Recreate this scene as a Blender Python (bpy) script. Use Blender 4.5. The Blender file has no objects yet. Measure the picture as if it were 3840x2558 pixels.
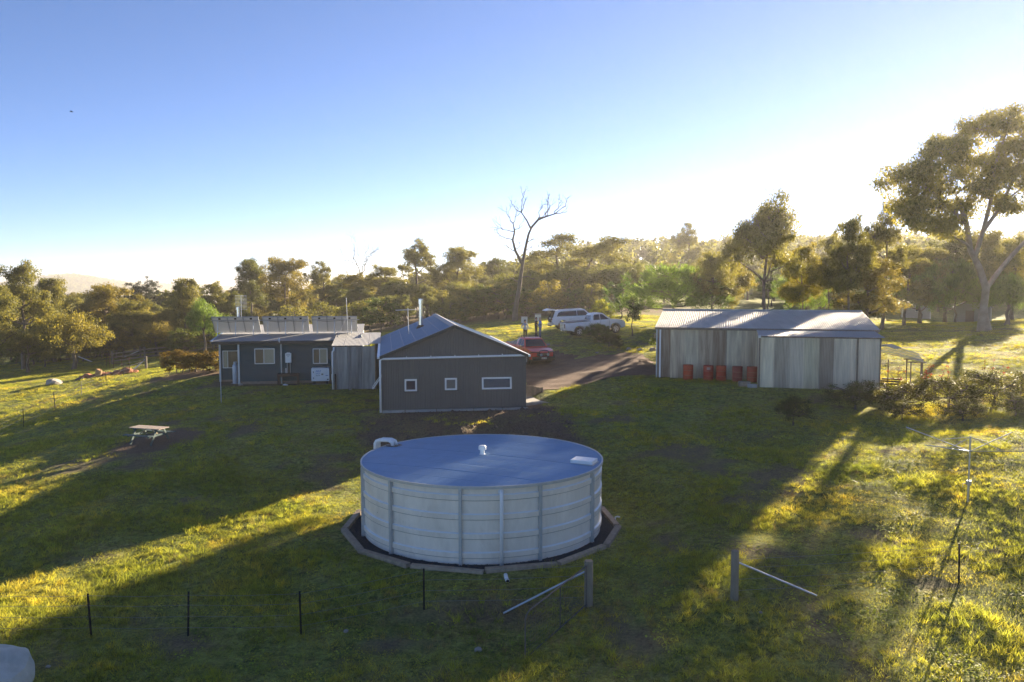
import bpy, bmesh, math, random
import numpy as np
from mathutils import Vector, Matrix

# ------------------------------------------------------------------ camera, sky, sun, exposure
SC = bpy.context.scene
COL = SC.collection
R = math.radians

cam_d = bpy.data.cameras.new('camera'); cam = bpy.data.objects.new('camera', cam_d); COL.objects.link(cam)
cam.location = (0, 0, 7.96); cam.rotation_euler = (R(90 - 4.03), 0, 0)
cam_d.lens = 28.0; cam_d.sensor_width = 36.0; cam_d.clip_start = 0.3; cam_d.clip_end = 20000
SC.camera = cam

SUN_AZ = R(36.0); SUN_EL = R(14.2)          # azimuth measured from +Y towards +X
world = bpy.data.worlds.new('World'); SC.world = world; world.use_nodes = True
wn = world.node_tree.nodes; wl = world.node_tree.links; wn.clear()
sky = wn.new('ShaderNodeTexSky'); sky.sky_type = 'NISHITA'; sky.sun_disc = False
sky.sun_elevation = SUN_EL; sky.sun_rotation = SUN_AZ
sky.altitude = 1500; sky.air_density = 0.66; sky.dust_density = 0.12; sky.ozone_density = 3.7
bg = wn.new('ShaderNodeBackground'); bg.inputs['Strength'].default_value = 0.05
wo = wn.new('ShaderNodeOutputWorld')
tn_ = wn.new('ShaderNodeMix'); tn_.data_type = 'RGBA'; tn_.blend_type = 'MULTIPLY'; tn_.inputs[0].default_value = 1.0; tn_.inputs[7].default_value = (1.05, 0.95, 0.98, 1)   # white balance of the whole sky
wl.new(sky.outputs[0], tn_.inputs[6]); wl.new(tn_.outputs[2], bg.inputs['Color']); wl.new(bg.outputs[0], wo.inputs['Surface'])

sun_d = bpy.data.lights.new('sun', 'SUN'); sun_o = bpy.data.objects.new('sun', sun_d); COL.objects.link(sun_o)
sun_d.energy = 5.0; sun_d.angle = R(0.55); sun_d.color = (1.0, 0.83, 0.60)
sdir = Vector((math.sin(SUN_AZ)*math.cos(SUN_EL), math.cos(SUN_AZ)*math.cos(SUN_EL), math.sin(SUN_EL)))
sun_o.rotation_euler = sdir.to_track_quat('Z', 'Y').to_euler(); sun_o.location = (60, 80, 40)

vs = SC.view_settings
SC.display_settings.display_device = 'sRGB'
vs.view_transform = 'Standard'; vs.look = 'None'; vs.exposure = 2.15; vs.gamma = 1.0; vs.use_curve_mapping = False
SC.render.engine = 'CYCLES'
cy = SC.cycles
cy.use_denoising = True
cy.max_bounces = 6; cy.diffuse_bounces = 3; cy.glossy_bounces = 3; cy.transmission_bounces = 4
cy.transparent_max_bounces = 8; cy.volume_bounces = 0
cy.caustics_reflective = False; cy.caustics_refractive = False
cy.sample_clamp_indirect = 4.0

# ------------------------------------------------------------------ helpers
def tag(o, label=None, cat=None, group=None, kind=None):
    if label: o['label'] = label
    if cat: o['category'] = cat
    if group: o['group'] = group
    if kind: o['kind'] = kind
    return o

def thing(name, label, cat, loc=(0, 0, 0), rz=0.0, group=None):
    o = bpy.data.objects.new(name, None); COL.objects.link(o)
    o.location = loc; o.rotation_euler = (0, 0, rz); o.empty_display_size = 0.2
    return tag(o, label, cat, group)

def V(*a): return Vector(a)

class MB:
    """collects shapes, then links them as one mesh object"""
    def __init__(s): s.v = []; s.f = []; s.m = []
    def add(s, verts, faces, mi=0):
        b = len(s.v); s.v += [tuple(p) for p in verts]
        for f in faces: s.f.append([i + b for i in f]); s.m.append(mi)
        return s
    def box(s, c, size, rot=None, mi=0):
        hx, hy, hz = size[0]/2, size[1]/2, size[2]/2
        c = Vector(c); vv = []
        for x, y, z in ((-1,-1,-1),(1,-1,-1),(1,1,-1),(-1,1,-1),(-1,-1,1),(1,-1,1),(1,1,1),(-1,1,1)):
            p = Vector((x*hx, y*hy, z*hz))
            if rot is not None: p = rot @ p
            vv.append(c + p)
        return s.add(vv, [(0,3,2,1),(4,5,6,7),(0,1,5,4),(1,2,6,5),(2,3,7,6),(3,0,4,7)], mi)
    def tube(s, pts, radii, n=8, cap=True, mi=0):
        pts = [Vector(p) for p in pts]
        if not hasattr(radii, '__len__'): radii = [radii]*len(pts)
        vv = []; ff = []; ref = None
        for i, p in enumerate(pts):
            a = pts[max(i-1, 0)]; b = pts[min(i+1, len(pts)-1)]
            t = (b - a).normalized()
            if ref is None: ref = Vector((1, 0, 0)) if abs(t.x) < 0.8 else Vector((0, 1, 0))
            u = (ref - t*ref.dot(t)).normalized(); w = t.cross(u); ref = u
            for k in range(n):
                an = 2*math.pi*k/n
                vv.append(p + (u*math.cos(an) + w*math.sin(an))*radii[i])
        for i in range(len(pts)-1):
            for k in range(n):
                k2 = (k+1) % n
                ff.append((i*n+k, i*n+k2, (i+1)*n+k2, (i+1)*n+k))
        if cap:
            ff.append(tuple(reversed(range(n)))); ff.append(tuple(range((len(pts)-1)*n, len(pts)*n)))
        return s.add(vv, ff, mi)
    def lathe(s, prof, n=24, c=(0, 0, 0), a0=0.0, a1=2*math.pi, mi=0, axis='z'):
        full = abs(a1 - a0 - 2*math.pi) < 1e-6
        m = n if full else n + 1
        vv = []; ff = []
        for r, z in prof:
            for k in range(m):
                an = a0 + (a1 - a0)*k/n
                x, y = r*math.cos(an), r*math.sin(an)
                if axis == 'z': vv.append((c[0]+x, c[1]+y, c[2]+z))
                elif axis == 'y': vv.append((c[0]+x, c[1]+z, c[2]+y))
                else: vv.append((c[0]+z, c[1]+x, c[2]+y))
        for i in range(len(prof)-1):
            for k in range(n):
                k2 = (k+1) % m
                ff.append((i*m+k, i*m+k2, (i+1)*m+k2, (i+1)*m+k))
        return s.add(vv, ff, mi)
    def corr(s, o, u, v, W, L, period=0.08, amp=0.009, per=5, mi=0, nrm=None):
        """corrugated sheet: ribs run along v, waves repeat along u"""
        o, u, v = Vector(o), Vector(u).normalized(), Vector(v).normalized()
        nv = Vector(nrm) if nrm else u.cross(v)
        n = max(2, int(round(W/period*per)))
        vv = []; ff = []
        for i in range(n+1):
            x = W*i/n
            d = amp*math.sin(2*math.pi*x/period)
            p = o + u*x + nv*d
            vv += [p, p + v*L]
        for i in range(n): ff.append((2*i, 2*i+2, 2*i+3, 2*i+1))
        return s.add(vv, ff, mi)
    def poly(s, pts, mi=0): return s.add(pts, [tuple(range(len(pts)))], mi)
    def prism(s, pts, d, mi=0):
        """planar outline pts pushed along the vector d"""
        d = Vector(d); n = len(pts); a = [Vector(p) for p in pts]
        ff = [tuple(reversed(range(n))), tuple(range(n, 2*n))]
        for i in range(n):
            j = (i+1) % n; ff.append((i, j, n+j, n+i))
        return s.add(a + [p + d for p in a], ff, mi)
    def build(s, name, mats, parent=None, smooth=False, bevel=0.0, loc=None, recalc=False):
        me = bpy.data.meshes.new(name); me.from_pydata(s.v, [], s.f); me.update()
        if not isinstance(mats, (list, tuple)): mats = [mats]
        for m in mats: me.materials.append(m)
        if len(mats) > 1: me.polygons.foreach_set('material_index', s.m)
        if bevel or recalc:
            bm = bmesh.new(); bm.from_mesh(me)
            bmesh.ops.recalc_face_normals(bm, faces=bm.faces)
            if bevel:
                es = [e for e in bm.edges if len(e.link_faces) == 2 and e.calc_face_angle(0) > 0.45]
                bmesh.ops.bevel(bm, geom=es, offset=bevel, segments=2, profile=0.6, affect='EDGES', clamp_overlap=True)
            bm.to_mesh(me); bm.free()
        if smooth: me.polygons.foreach_set('use_smooth', [True]*len(me.polygons))
        o = bpy.data.objects.new(name, me); COL.objects.link(o)
        if parent: o.parent = parent
        if loc: o.location = loc
        return o

def smooth_by_angle(o, ang=0.6):
    me = o.data
    me.polygons.foreach_set('use_smooth', [True]*len(me.polygons))
    bm = bmesh.new(); bm.from_mesh(me)
    for e in bm.edges:
        e.smooth = not (len(e.link_faces) == 2 and e.calc_face_angle(0) > ang)
    bm.to_mesh(me); bm.free()
    return o

def copy_thing(root, loc=None, rot=None, scale=None):
    r = root.copy(); COL.objects.link(r)
    if loc is not None: r.location = loc
    if rot is not None: r.rotation_euler = rot
    if scale is not None: r.scale = scale
    for ch in root.children:
        c = ch.copy(); COL.objects.link(c); c.parent = r
        for g in ch.children:
            d = g.copy(); COL.objects.link(d); d.parent = c
    return r

def mesh_np(name, verts, quads, mat, parent=None, tint=None):
    """fast mesh from numpy arrays (N,3) and (M,k)"""
    me = bpy.data.meshes.new(name)
    k = quads.shape[1]
    me.vertices.add(len(verts)); me.vertices.foreach_set('co', verts.astype(np.float32).ravel())
    me.loops.add(quads.size); me.loops.foreach_set('vertex_index', quads.astype(np.int32).ravel())
    me.polygons.add(len(quads)); me.polygons.foreach_set('loop_start', (np.arange(len(quads))*k).astype(np.int32))
    me.polygons.foreach_set('loop_total', np.full(len(quads), k, np.int32))
    me.update(calc_edges=True)
    if tint is not None:
        at = me.attributes.new('tint', 'FLOAT', 'POINT'); at.data.foreach_set('value', tint.astype(np.float32))
    me.materials.append(mat)
    o = bpy.data.objects.new(name, me); COL.objects.link(o)
    if parent: o.parent = parent
    return o

# ------------------------------------------------------------------ materials
MATS = {}
def newmat(name):
    m = bpy.data.materials.new(name); m.use_nodes = True
    nt = m.node_tree; nt.nodes.clear()
    return m, nt.nodes, nt.links

def mix_rgb(N, L, a, b, fac, mode='MIX'):
    mx = N.new('ShaderNodeMix'); mx.data_type = 'RGBA'; mx.blend_type = mode
    for sock, val in ((mx.inputs[6], a), (mx.inputs[7], b), (mx.inputs[0], fac)):
        if hasattr(val, 'is_output'): L.new(val, sock)
        elif isinstance(val, (int, float)): sock.default_value = val
        else: sock.default_value = (*val[:3], 1)
    return mx.outputs[2]

def noise(N, L, vec, scale, detail=4, rough=0.6, dist=0.0):
    n = N.new('ShaderNodeTexNoise'); n.inputs['Scale'].default_value = scale
    n.inputs['Detail'].default_value = detail; n.inputs['Roughness'].default_value = rough
    n.inputs['Distortion'].default_value = dist
    if vec is not None: L.new(vec, n.inputs['Vector'])
    return n.outputs['Fac']

def ramp(N, L, fac, stops):
    r = N.new('ShaderNodeValToRGB'); L.new(fac, r.inputs[0])
    el = r.color_ramp.elements
    while len(el) < len(stops): el.new(0.5)
    for e, (p, c) in zip(el, stops):
        e.position = p; e.color = (*c[:3], 1) if hasattr(c, '__len__') else (c, c, c, 1)
    return r.outputs[0]

def mapping(N, L, vec, scale):
    m = N.new('ShaderNodeMapping'); m.inputs['Scale'].default_value = scale; L.new(vec, m.inputs['Vector'])
    return m.outputs[0]

def surf(name, color, rough=0.7, metal=0.0, var=0.12, nscale=3.0, bump=0.0, bscale=40.0, stretch=None,
         dirt=None, dirt_amt=0.0, dirt_scale=1.2, spec=0.4, objvar=0.0, clear=0.0):
    """principled surface with uneven colour, optional dirt patches and fine relief"""
    if name in MATS: return MATS[name]
    m, N, L = newmat(name)
    g = N.new('ShaderNodeNewGeometry'); pos = g.outputs['Position']
    if stretch: pos = mapping(N, L, pos, stretch)
    n1 = noise(N, L, pos, nscale, 5, 0.65)
    lo = [c*(1-var) for c in color]; hi = [min(1, c*(1+var)) for c in color]
    col = ramp(N, L, n1, [(0.25, lo), (0.75, hi)])
    if dirt:
        n2 = noise(N, L, pos, dirt_scale, 6, 0.7, 0.6)
        f = ramp(N, L, n2, [(max(0, 0.62 - dirt_amt*0.4), 0.0), (min(1, 0.80 - dirt_amt*0.25), min(1, dirt_amt*1.3))])
        col = mix_rgb(N, L, col, dirt, f)
    if objvar:
        oi = N.new('ShaderNodeObjectInfo')
        v = ramp(N, L, oi.outputs['Random'], [(0, 1-objvar), (1, 1+objvar)])
        col = mix_rgb(N, L, col, v, 1.0, 'MULTIPLY')
    p = N.new('ShaderNodeBsdfPrincipled'); L.new(col, p.inputs['Base Color'])
    p.inputs['Metallic'].default_value = metal; p.inputs['Specular IOR Level'].default_value = spec
    r = ramp(N, L, n1, [(0.2, max(0.02, rough-0.07)), (0.8, min(1, rough+0.07))]); L.new(r, p.inputs['Roughness'])
    if clear: p.inputs['Coat Weight'].default_value = clear; p.inputs['Coat Roughness'].default_value = 0.06
    if bump:
        b = N.new('ShaderNodeBump'); b.inputs['Strength'].default_value = bump; b.inputs['Distance'].default_value = 0.02
        L.new(noise(N, L, g.outputs['Position'], bscale, 4, 0.6), b.inputs['Height']); L.new(b.outputs[0], p.inputs['Normal'])
    o = N.new('ShaderNodeOutputMaterial'); L.new(p.outputs[0], o.inputs['Surface'])
    MATS[name] = m
    return m

def leafmat(name, dark, light, trans=0.4, sat_trans=1.35, dry=None):
    if name in MATS: return MATS[name]
    m, N, L = newmat(name)
    at = N.new('ShaderNodeAttribute'); at.attribute_name = 'tint'
    oi = N.new('ShaderNodeObjectInfo')
    st = [(0.0, dark), (0.75, light)]
    if dry: st.append((0.93, light)); st.append((1.0, dry))
    col = ramp(N, L, at.outputs['Fac'], st)
    col = mix_rgb(N, L, col, oi.outputs['Color'], 1.0, 'MULTIPLY')
    p = N.new('ShaderNodeBsdfPrincipled'); L.new(col, p.inputs['Base Color'])
    p.inputs['Roughness'].default_value = 0.55; p.inputs['Specular IOR Level'].default_value = 0.25
    t = N.new('ShaderNodeBsdfTranslucent')
    tc = mix_rgb(N, L, col, (sat_trans*1.12, sat_trans, sat_trans*0.55), 1.0, 'MULTIPLY'); L.new(tc, t.inputs['Color'])
    mx = N.new('ShaderNodeMixShader'); mx.inputs[0].default_value = trans
    L.new(p.outputs[0], mx.inputs[1]); L.new(t.outputs[0], mx.inputs[2])
    o = N.new('ShaderNodeOutputMaterial'); L.new(mx.outputs[0], o.inputs['Surface'])
    MATS[name] = m
    return m

def glassmat(name, color=(0.02, 0.025, 0.03), rough=0.06, var=0.3, nscale=4):
    return surf(name, color, rough=rough, var=var, nscale=nscale, spec=0.7)

M_galv   = surf('galvanised_sheet', (0.50, 0.51, 0.51), 0.45, 0.4, 0.16, 5, stretch=(1, 1, 0.25))
M_roofg  = surf('galvanised_roof', (0.34, 0.34, 0.335), 0.6, 0.2, 0.10, 2, dirt=(0.30, 0.28, 0.25), dirt_amt=0.25)
M_pvc    = surf('white_pipe', (0.84, 0.84, 0.83), 0.4, 0, 0.05, 6)
M_white  = surf('white_frame', (0.78, 0.77, 0.73), 0.4, 0, 0.05, 6)
M_char   = surf('charcoal_sheet', (0.105, 0.104, 0.098), 0.55, 0.0, 0.12, 1.3, dirt=(0.14, 0.137, 0.13), dirt_amt=0.2)
M_slate  = surf('slate_blue_sheet', (0.036, 0.082, 0.094), 0.55, 0.0, 0.14, 1.5, dirt=(0.045, 0.09, 0.10), dirt_amt=0.2)
M_fascia = surf('dark_fascia', (0.03, 0.034, 0.034), 0.5, 0, 0.1)
M_zinc   = surf('blue_zinc_roof', (0.25, 0.36, 0.47), 0.38, 0.35, 0.07, 1.2)
M_conc   = surf('concrete', (0.38, 0.36, 0.33), 0.9, 0, 0.2, 3, bump=0.4, bscale=30, dirt=(0.18, 0.14, 0.10), dirt_amt=0.35)
M_timber = surf('weathered_timber', (0.26, 0.20, 0.145), 0.85, 0, 0.3, 7, bump=0.5, bscale=25, objvar=0.2)
M_post   = surf('treated_post', (0.22, 0.19, 0.14), 0.9, 0, 0.3, 8, bump=0.5, bscale=20, stretch=(1, 1, .2))
M_darkwd = surf('dark_wood', (0.06, 0.045, 0.035), 0.85, 0, 0.3, 9, bump=0.4, bscale=25)
M_picket = surf('black_steel_picket', (0.018, 0.016, 0.015), 0.7, 0.2, 0.3, 20)
M_wire   = surf('fence_wire', (0.30, 0.30, 0.29), 0.45, 0.8, 0.2, 20)
M_pipe   = surf('galvanised_pipe', (0.50, 0.52, 0.54), 0.35, 0.75, 0.12, 12)
M_glass  = surf('dark_window_glass', (0.012, 0.022, 0.048), 0.10, 0, 0.3, 4, spec=0.35)
M_glassf = surf('flyscreen_glass', (0.11, 0.115, 0.11), 0.35, 0, 0.25, 60, spec=0.4)
M_curtain= surf('curtained_glass', (0.33, 0.29, 0.20), 0.22, 0, 0.18, 9, spec=0.6, stretch=(6, 6, .6))
M_brown  = surf('brown_curtain_glass', (0.10, 0.07, 0.05), 0.18, 0, 0.4, 5, spec=0.6, stretch=(5, 5, .6))
M_black  = surf('black_plastic', (0.012, 0.012, 0.013), 0.5, 0, 0.1)
M_rubber = surf('tyre_rubber', (0.016, 0.016, 0.017), 0.85, 0, 0.25, 12, dirt=(0.10, 0.075, 0.055), dirt_amt=0.3, dirt_scale=5)
M_alloy  = surf('alloy_wheel', (0.62, 0.63, 0.65), 0.28, 0.85, 0.06, 8)
M_chrome = surf('polished_steel', (0.75, 0.75, 0.76), 0.12, 0.95, 0.04, 8)
M_lens   = surf('clear_lens', (0.55, 0.57, 0.60), 0.08, 0.3, 0.1, 30, spec=0.8)
M_tail   = surf('red_tail_lens', (0.16, 0.012, 0.012), 0.15, 0, 0.2, 30, spec=0.7)
M_bark   = surf('grey_bark', (0.16, 0.125, 0.095), 0.9, 0, 0.35, 3, bump=0.6, bscale=9, dirt=(0.06, 0.045, 0.035), dirt_amt=0.4, objvar=0.25)
M_pale   = surf('smooth_pale_bark', (0.36, 0.29, 0.22), 0.8, 0, 0.3, 1.6, bump=0.4, bscale=6, dirt=(0.16, 0.11, 0.075), dirt_amt=0.5)
M_dead   = surf('bleached_dead_wood', (0.11, 0.09, 0.075), 0.9, 0, 0.35, 3, bump=0.5, bscale=9)
M_stem   = surf('shrub_stem', (0.09, 0.065, 0.045), 0.9, 0, 0.3, 6)
M_stone  = surf('field_stone', (0.36, 0.32, 0.27), 0.9, 0, 0.3, 4, bump=0.6, bscale=14)
M_redrock= surf('red_earth_rock', (0.36, 0.15, 0.075), 0.95, 0, 0.3, 4, bump=0.6, bscale=10, objvar=0.25)
LEAF = leafmat('gum_leaves', (0.075, 0.088, 0.026), (0.24, 0.235, 0.066), 0.5, dry=(0.29, 0.23, 0.09))
LEAFG = leafmat('green_leaves', (0.045, 0.075, 0.02), (0.14, 0.195, 0.05), 0.48)
LEAFD = leafmat('pine_needles', (0.018, 0.030, 0.012), (0.045, 0.06, 0.022), 0.2)
# ------------------------------------------------------------------ terrain
CTRL = np.array([
 (-11.6,16.2,-.55),(0,16.2,-.5),(10.9,16.0,-.35),(-10.9,19,-.6),(-8.4,19,-.62),(-5.4,19,-.52),(-2.4,20,-.5),(2.0,20,-.33),(5.4,19,.2),(11.5,20,.28),
 (14.8,25,1.1),(19.5,30,2.1),(19.3,36,1.85),(25.9,40,2.6),(7,25,.25),(7,31,.9),(-9,25,-.25),(-11,29,.1),
 (-30.9,47.5,-.88),(-31.7,51,-.45),(-32.6,56,-.33),(-33.8,63,-.35),(-34.5,74,-.06),(-39.4,92,-.2),(-43,88,-.56),(-51.7,80,-1.4),(-59.8,95,-1.9),(-45,60,-1.1),(-35.6,70,0),(-38.2,66,-.25),(-40,40,-2),(-24,30,-.7),(-20,20,-1),
 (-24.9,58,1.6),(-20.8,56,1.8),(-16.9,36.6,.7),(-17.3,50.2,1.69),(-10.8,47.9,1.67),(-9.5,57,2.2),(-14,65,2.4),(-25,75,1.6),
 (-6.6,40,1.48),(.7,41,1.52),(-3.7,37.6,1.38),(-7.5,37.5,1.15),(1.5,38.5,1.45),(-3,34,.55),(2,34.5,.95),(-8,33,.55),
 (1.8,42,1.65),(5.9,47,2.3),(8.6,47,2.5),(13.3,42.5,2.42),(20,44,2.55),(12,50,2.75),(1.8,57,2.35),(1.8,68,3.25),(5.3,65.5,3.75),(8.6,66.5,4.0),(6.5,58,3.0),(4.1,69.5,3.9),(9,71,4.2),
 (1.6,88,4.12),(-4,85,3.5),(-9,75,2.9),(14,60,3.3),(25,52,3.3),(33,55,3.9),(30,70,3.6),(54,108,3.6),(53,92,3.4),(43,110,4.5),(25,100,4.6),(12,90,4.6),(48,60,5.0),(60,75,5.5),(35,30,3.2),(35,10,1.8),(0,0,-1.6),(-30,5,-2.2),(20,5,-.6),(0,-30,-2.5)], float)
_n = len(CTRL)
def _k(d2): return np.where(d2 > 1e-9, 0.5*d2*np.log(np.maximum(d2, 1e-9)), 0.0)
_d2 = ((CTRL[:, None, :2] - CTRL[None, :, :2])**2).sum(-1)
_A = np.zeros((_n+3, _n+3)); _A[:_n, :_n] = _k(_d2) + np.eye(_n)*1.2
_A[:_n, _n] = 1; _A[:_n, _n+1:] = CTRL[:, :2]; _A[_n, :_n] = 1; _A[_n+1:, :_n] = CTRL[:, :2].T
_w = np.linalg.solve(_A, np.concatenate([CTRL[:, 2], [0, 0, 0]]))

def sstep(a, b, x):
    t = np.clip((x-a)/(b-a), 0, 1); return t*t*(3-2*t)

def vnoise(x, y, seed=0):
    xi = np.floor(x).astype(np.int64); yi = np.floor(y).astype(np.int64); xf = x-xi; yf = y-yi
    def h(a, b):
        n = (a*374761393 + b*668265263 + seed*974634777) & 0x7fffffff
        n = ((n ^ (n >> 13))*1274126177) & 0x7fffffff
        return ((n ^ (n >> 16)) & 0xffff)/65535.0
    u = xf*xf*(3-2*xf); v = yf*yf*(3-2*yf)
    return (h(xi, yi)*(1-u)+h(xi+1, yi)*u)*(1-v) + (h(xi, yi+1)*(1-u)+h(xi+1, yi+1)*u)*v

TANK = (-1.0, 26.55); PAD_Z = -0.15
def ground_np(x, y):
    x = np.asarray(x, float); y = np.asarray(y, float)
    sh = x.shape; x = x.ravel(); y = y.ravel(); z = np.empty_like(x)
    xc = np.clip(x, -75, 75); yc = np.clip(y, -40, 125)
    for s in range(0, len(x), 20000):
        a, b = xc[s:s+20000], yc[s:s+20000]
        d2 = (a[:, None]-CTRL[None, :, 0])**2 + (b[:, None]-CTRL[None, :, 1])**2
        z[s:s+20000] = _k(d2) @ _w[:_n] + _w[_n] + _w[_n+1]*a + _w[_n+2]*b
    z = np.clip(z, -4, 6.5)
    r = np.hypot(x, y); az = np.degrees(np.arctan2(x, np.maximum(y, 1e-3)))
    S = sstep(-9, 9, az)
    z = z + S*(17*sstep(130, 430, r) - 22*sstep(520, 1100, r)) - (1-S)*(36*sstep(125, 700, r))
    # far hills on the skyline
    z = z + 62*np.exp(-((az+29.0)/3.6)**2)*sstep(2100, 2900, r) + 38*np.exp(-((az+22)/4.5)**2)*sstep(2600, 3500, r) + 26*np.exp(-((az+14)/5.0)**2)*sstep(3000, 4200, r) + 30*np.exp(-((az+36)/5.0)**2)*sstep(2300, 3100, r)
    z = z + (vnoise(x/90, y/90, 5)-.5)*8*sstep(150, 600, r)
    # pasture unevenness
    near = 1-sstep(120, 220, r)
    z = z + near*((vnoise(x/2.3, y/2.3, 1)-.5)*.09 + (vnoise(x/.9, y/.9, 2)-.5)*.12 + (vnoise(x/7, y/7, 3)-.5)*.18)
    lx = (x-SHED[0])*math.cos(SHED[2]) + (y-SHED[1])*math.sin(SHED[2]); ly = -(x-SHED[0])*math.sin(SHED[2]) + (y-SHED[1])*math.cos(SHED[2])
    bk = sstep(-1.5, .5, lx)*(1-sstep(7.5, 9.5, lx))*sstep(-7.5, -6, ly)*(1-sstep(-2.4, -1.2, ly))
    z = z + bk*((vnoise(x/1.3, y/1.3, 51)-.5)*.55 + (vnoise(x/.55, y/.55, 52)-.5)*.25)
    # level pad cut for the tank
    d = np.hypot(x-TANK[0], y-TANK[1]); k = 1-sstep(5.1, 7.6, d)
    z = z*(1-k) + PAD_Z*k
    # building platforms
    for ox, oy, rz, x0, x1, y0, y1, bz in PLAT:
        lx = (x-ox)*math.cos(rz) + (y-oy)*math.sin(rz); ly = -(x-ox)*math.sin(rz) + (y-oy)*math.cos(rz)
        dd = np.hypot(np.maximum(np.maximum(x0-lx, lx-x1), 0), np.maximum(np.maximum(y0-ly, ly-y1), 0))
        k = 1-sstep(0.1, 2.2, dd); z = z*(1-k) + bz*k
    return z.reshape(sh)

SHED = (-6.55, 40.0, R(9.1)); HOUSE = (-17.25, 50.2, R(9.1)); BARN = (8.57, 47.0, R(-15))
PLAT = [(*SHED, 0.3, 7.0, 0.2, 15.2, 1.50), (*HOUSE, -1.3, 8.5, -1.5, 6.5, 1.66), (*BARN, 0, 11.8, -3, 8, 2.48)]
def ground(x, y): return float(ground_np(np.array([x]), np.array([y]))[0])

def inside(poly, x, y):
    x = np.asarray(x); y = np.asarray(y); r = np.zeros(x.shape, bool); n = len(poly)
    for i in range(n):
        x1, y1 = poly[i]; x2, y2 = poly[(i+1) % n]
        c = ((y1 > y) != (y2 > y)) & (x < (x2-x1)*(y-y1)/((y2-y1) or 1e-9) + x1)
        r ^= c
    return r

DRIVE = [(1.2,44.2),(3.0,45.2),(5.2,47.2),(7.0,47.9),(8.6,47.8),(9.6,50.0),(10.4,54.5),(8.2,57.6),(5.2,57.4),(3.9,60.0),(1.2,63.5),(-2.0,64.0),(-3.0,60.5),(-1.2,56.5)]
PICNIC = (-16.55, 36.9)
def dirt_np(x, y):
    x = np.asarray(x, float); y = np.asarray(y, float)
    wob = (vnoise(x/1.1, y/1.1, 11)-.5)*1.2 + (vnoise(x/.4, y/.4, 12)-.5)*.5
    # apron and cut bank in front of the grey shed
    lx = (x-SHED[0])*math.cos(SHED[2]) + (y-SHED[1])*math.sin(SHED[2]); ly = -(x-SHED[0])*math.sin(SHED[2]) + (y-SHED[1])*math.cos(SHED[2])
    a = (1-sstep(0, 1.6, np.maximum(np.maximum(0.2-lx, lx-7.9), np.maximum(-6.2-ly, ly-0.6))+wob))
    d = np.hypot(x-PICNIC[0], (y-PICNIC[1])); b = 1-sstep(1.9, 2.3, d+wob*.25)
    d2 = np.hypot((x+18.6)/1.6, (y-34.6)/.8); b2 = .7*(1-sstep(.8, 1.7, d2+wob*.5))
    h = 1-sstep(.3, 1.1, np.hypot((x+22.8)/2.6, (y-55.8)/1.2)+wob*.2-.5)
    lx2 = (x-HOUSE[0])*math.cos(HOUSE[2]) + (y-HOUSE[1])*math.sin(HOUSE[2]); ly2 = -(x-HOUSE[0])*math.sin(HOUSE[2]) + (y-HOUSE[1])*math.cos(HOUSE[2])
    hs = .8*(1-sstep(0, .9, np.maximum(np.maximum(-2.2-lx2, lx2-6.4), np.maximum(-.5-ly2, ly2-3))+wob*.4))
    fr = .75*(1-sstep(.6, 1.4, np.hypot((x+.6)/2.4, (y-19.9)/.7)+wob*.4))
    tr = .55*(1-sstep(.2, 1.0, np.abs(x-(7.4-(y-16)*.12))*1.3 + np.maximum(0, y-23)*.4+wob*.6))
    bare = .75*sstep(.66, .82, vnoise(x/2.6, y/1.7, 21)*.6+vnoise(x/.8, y/.8, 22)*.4)
    for_ = sstep(88, 98, y)*sstep(-60, -20, x)*(1-sstep(18, 30, x))*.9
    a = a*(.8+.4*sstep(.35, .62, vnoise(x/1.6, y/1.1, 61)*.6+vnoise(x/.5, y/.5, 62)*.4))
    return np.clip(np.maximum.reduce([a, b, b2, h, hs, fr, tr, bare*(1-sstep(60, 110, y)), for_]), 0, 1)

def axis(parts):
    out = []
    for a, b, st in parts: out += list(np.arange(a, b, st))
    return out
geo = lambda a, b, n: list(np.geomspace(a, b, n))
xs = np.array(sorted([-v for v in geo(112, 5200, 44)] + axis([(-110, -38, 1.5), (-38, 34, .36), (34, 110, 1.5)]) + geo(112, 5200, 44)))
ys = np.array(axis([(-120, 8, 6), (8, 12, 1), (12, 62, .36), (62, 130, 1.1)]) + geo(131, 5200, 60))
gx, gy = np.meshgrid(xs, ys); gz = ground_np(gx, gy)
nx, ny = len(xs), len(ys)
gv = np.stack([gx.ravel(), gy.ravel(), gz.ravel()], 1)
ii = (np.arange(ny-1)[:, None]*nx + np.arange(nx-1)[None, :]).ravel()
gq = np.stack([ii, ii+1, ii+nx+1, ii+nx], 1)

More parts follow.
